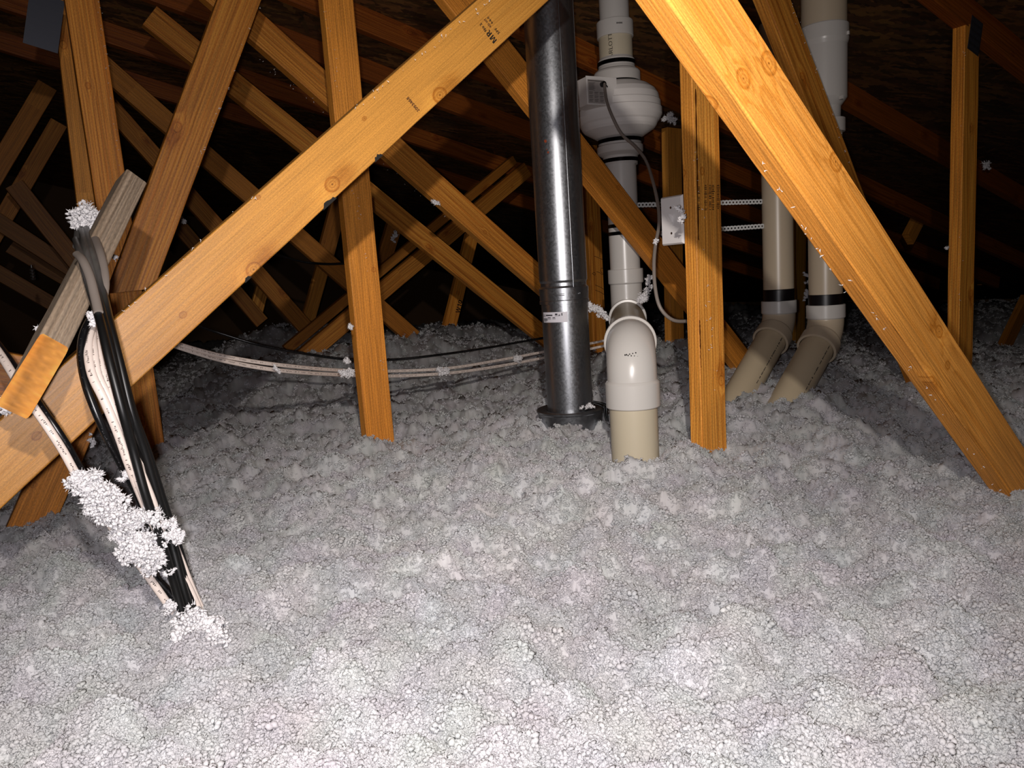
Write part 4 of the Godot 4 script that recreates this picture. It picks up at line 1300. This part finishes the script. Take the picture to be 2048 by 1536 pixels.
# ---------------------------------------------------------------- loose-fill insulation
func contact_points() -> void:
	for e in [[762, 890, -2.05], [1427, 922, -1.235], [2008, 1018, -0.6], [1268, 905, 1.745], [1148, 862, 2.13], [60, 1060, -2.0], [305, 905, -2.55], [1490, 768, 2.42], [1578, 806, 2.24], [1487, 727, -1.92], [818, 655, -3.68], [903, 645, -4.3], [600, 705, -3.68], [580, 636, -4.6], [385, 1240, 1.0], [1200, 706, -2.99], [1340, 680, -2.45], [1600, 690, -2.75], [1945, 760, -1.17], [2010, 706, -1.95], [1000, 690, -3.4]]:
		var p := at(e[0], e[1], -e[2]) if e[2] < 0 else dz(e[0], e[1], e[2])
		contacts.append(p)
	nz_big.seed = 5
	nz_big.frequency = 2.2
	nz_big.fractal_octaves = 3
	nz_tint.seed = 2
	nz_tint.frequency = 8.0
	nz_tint.fractal_octaves = 3
	nz_low.seed = 31
	nz_low.frequency = 6.0
	nz_low.fractal_octaves = 2
	nz_mid.seed = 9
	nz_mid.frequency = 13.0
	nz_mid.fractal_octaves = 3
	nz_mid.fractal_gain = 0.48
	for c in [nz_cell, nz_cell2]:
		c.noise_type = FastNoiseLite.TYPE_CELLULAR
		c.cellular_return_type = FastNoiseLite.RETURN_DISTANCE
		c.fractal_type = FastNoiseLite.FRACTAL_NONE
		c.cellular_jitter = 1.0
		c.domain_warp_enabled = true
		c.domain_warp_type = FastNoiseLite.DOMAIN_WARP_SIMPLEX
	nz_cell.seed = 12
	nz_cell.frequency = 62.0
	nz_cell.domain_warp_amplitude = 0.018
	nz_cell.domain_warp_frequency = 30.0
	nz_cell2.seed = 13
	nz_cell2.frequency = 170.0
	nz_cell2.domain_warp_amplitude = 0.007
	nz_cell2.domain_warp_frequency = 80.0
	nz_fine.seed = 21
	nz_fine.frequency = 260.0
	nz_fine.fractal_octaves = 2

func ground_soft(x: float, z: float) -> float:
	var w := 0.6
	var y := 0.6 * GROUND
	for p in contacts:
		var d2: float = (p.x - x) * (p.x - x) + (p.z - z) * (p.z - z)
		if d2 < 1.2:
			var k := exp(-d2 / 0.09) * 3.0 + exp(-d2 / 0.5) * 0.25
			w += k
			y += k * p.y
	return y / w + nz_big.get_noise_2d(x, z) * 0.022

func ground_y(x: float, z: float) -> float:
	var y := ground_soft(x, z)
	var m := nz_mid.get_noise_2d(x, z)
	y += m * 0.028
	y += nz_low.get_noise_2d(x, z) * 0.030
	var c := nz_cell.get_noise_2d(x, z)             # about -1 at a lump's middle
	y -= (c + 0.6) * 0.0080 * (0.7 + m)
	var c2 := nz_cell2.get_noise_2d(x, z)
	y -= (c2 + 0.6) * 0.0034
	y += nz_fine.get_noise_2d(x, z) * 0.0030
	return y

func fluff_tint(x: float, z: float) -> Color:          # glass wool is dustier here, greener or pinker there
	var d := nz_tint.get_noise_2d(x, z) * 0.07 + nz_tint.get_noise_2d(x * 0.4 + 9.0, z * 0.4) * 0.05
	var q := nz_tint.get_noise_2d(x + 20.0, z) * 0.022
	return Color(0.54 + d + q, 0.535 + d - q * 0.6, 0.542 + d + q * 0.4 - nz_tint.get_noise_2d(x + 40.0, z) * 0.025)

func insulation() -> void:
	# rows spread out with distance, in a fan before the eye and a little beyond it
	var cols := 900
	var rows := 620
	var v := PackedVector3Array()
	var col := PackedColorArray()
	var out := PackedByteArray()
	out.resize(cols * rows)
	v.resize(cols * rows)
	col.resize(cols * rows)
	for j in rows:
		var t := float(j) / (rows - 1)
		var z := 0.42 / (1.0 - t * 0.952)                 # 0.42 .. 8.75 m
		for i in cols:
			var s := (float(i) / (cols - 1) - 0.5) * 2.0
			s = s * 0.80 + s * s * s * 0.25
			var x := s * z + (rng.randf() - 0.5) * z * 0.0012
			var zz := -z * (1.0 + (rng.randf() - 0.5) * 0.0015)
			v[j * cols + i] = Vector3(x, ground_y(x, zz), zz)
			col[j * cols + i] = fluff_tint(x, zz)
			var q := truss_uv(v[j * cols + i])
			if q.x > 7.0 or q.x < -2.4 or q.y < -8.8:
				out[j * cols + i] = 1
				v[j * cols + i] = Vector3(0, 0.2, -1)
	var n := PackedVector3Array()
	n.resize(cols * rows)
	for j in rows:
		for i in cols:
			var a := v[j * cols + mini(i + 1, cols - 1)] - v[j * cols + maxi(i - 1, 0)]
			var b := v[mini(j + 1, rows - 1) * cols + i] - v[maxi(j - 1, 0) * cols + i]
			n[j * cols + i] = a.cross(b).normalized()
	var idx := PackedInt32Array()
	idx.resize((cols - 1) * (rows - 1) * 6)
	var k := 0
	for j in rows - 1:
		for i in cols - 1:
			var a := j * cols + i
			if out[a] or out[a + 1] or out[a + cols] or out[a + cols + 1]:
				continue
			idx[k] = a; idx[k + 1] = a + cols; idx[k + 2] = a + 1
			idx[k + 3] = a + 1; idx[k + 4] = a + cols; idx[k + 5] = a + cols + 1
			k += 6
	idx.resize(k)
	if n[cols * 10 + 10].y < 0.0:
		for i in n.size():
			n[i] = -n[i]
	var arr := []
	arr.resize(Mesh.ARRAY_MAX)
	arr[Mesh.ARRAY_VERTEX] = v
	arr[Mesh.ARRAY_NORMAL] = n
	arr[Mesh.ARRAY_COLOR] = col
	arr[Mesh.ARRAY_INDEX] = idx
	var m := ArrayMesh.new()
	m.add_surface_from_arrays(Mesh.PRIMITIVE_TRIANGLES, arr)
	var mat := plain(Color(1, 1, 1), 1.0, 0.0, 0.1)
	mat.vertex_color_use_as_albedo = true
	var o := put("loose_fill_insulation", m, mat)
	tag(o, "deep white-grey blown loose-fill insulation covering the whole attic floor", "insulation")
	o.set_meta("kind", "stuff")
	# lumps and feathery fibres lying on it
	var lump := Buf.new()
	for i in 12:
		var d := Vector3(rng.randfn(), rng.randfn() * 0.5, rng.randfn()).normalized()
		shard_into(lump, d * 0.3, d, rng.randf_range(0.5, 1.1), rng.randf_range(0.06, 0.14))
	for i in 11:
		blob_into(lump, Vector3(rng.randfn(), rng.randfn() * 0.5, rng.randfn()) * 0.5, Vector3(1, 0.5, 0.7) * rng.randf_range(0.22, 0.55), Basis(Vector3(rng.randfn(), rng.randfn(), rng.randfn()).normalized(), rng.randf() * TAU))
	var tuft := Buf.new()
	for i in 16:
		var d := Vector3(rng.randfn(), absf(rng.randfn()) * 0.9 + 0.1, rng.randfn()).normalized()
		shard_into(tuft, d * 0.2, d, rng.randf_range(0.7, 1.6), rng.randf_range(0.04, 0.10))
	var clod := Buf.new()
	for i in 34:
		blob_into(clod, Vector3(rng.randfn(), rng.randfn() * 0.45, rng.randfn()) * 0.42, Vector3(1, 0.6, 0.8) * rng.randf_range(0.18, 0.42), Basis(Vector3(rng.randfn(), rng.randfn(), rng.randfn()).normalized(), rng.randf() * TAU))
	for i in 40:
		var d := Vector3(rng.randfn(), rng.randfn(), rng.randfn()).normalized()
		shard_into(clod, d * rng.randf_range(0.4, 0.8), d, rng.randf_range(0.2, 0.5), rng.randf_range(0.03, 0.07))
	var counts := [260000, 150000, 9000]
	for kind in 3:
		var mm := MultiMesh.new()
		mm.transform_format = MultiMesh.TRANSFORM_3D
		mm.use_colors = true
		mm.mesh = [lump, tuft, clod][kind].mesh()
		mm.instance_count = counts[kind]
		var buf := PackedFloat32Array()
		buf.resize(counts[kind] * 16)
		for i in counts[kind]:
			var t := rng.randf()
			var z := 0.45 / (1.0 - t * 0.93)
			var x := rng.randf_range(-0.95, 0.95) * z
			var tq := truss_uv(Vector3(x, 0, -z))
			if tq.x > 7.0 or tq.x < -2.4 or tq.y < -8.8:
				x = 0.1 * z
				z = minf(z, 6.0)
			var y := ground_y(x, -z)
			var s: float = rng.randf_range(0.30, 1.0)
			s = (0.0014 + 0.0052 * s * s * s) * (1.0 + 0.28 * z)
			if kind == 1:
				s = rng.randf_range(0.0022, 0.0052) * (0.55 + 0.25 * z)
			elif kind == 2:
				s = (0.005 + 0.010 * pow(rng.randf(), 2.0)) * (0.7 + 0.25 * z)
			var bs := Basis(Vector3.UP, rng.randf() * TAU) * Basis(Vector3.RIGHT, rng.randf_range(-0.6, 0.6))
			bs = bs.scaled(Vector3.ONE * s)
			var f: int = i * 16
			var cc := fluff_tint(x, -z)
			var cl: float = rng.randf_range(0.92, 1.08) * [1.0, 1.04, 1.12][kind]
			buf[f + 12] = cc.r * cl; buf[f + 13] = cc.g * cl; buf[f + 14] = cc.b * cl; buf[f + 15] = 1.0
			buf[f] = bs.x.x; buf[f + 1] = bs.y.x; buf[f + 2] = bs.z.x; buf[f + 3] = x
			buf[f + 4] = bs.x.y; buf[f + 5] = bs.y.y; buf[f + 6] = bs.z.y; buf[f + 7] = y + s * [0.05, -0.2, -0.3][kind]
			buf[f + 8] = bs.x.z; buf[f + 9] = bs.y.z; buf[f + 10] = bs.z.z; buf[f + 11] = -z
		mm.buffer = buf
		var mi := MultiMeshInstance3D.new()
		mi.multimesh = mm
		mi.name = ["fluff_lump", "fluff_fibre", "fluff_clod"][kind]
		var fm := tinted(M.fluff, Color(1, 1, 1))
		fm.vertex_color_use_as_albedo = true
		mi.material_override = fm
		mi.set_meta("kind", "stuff")
		o.add_child(mi)
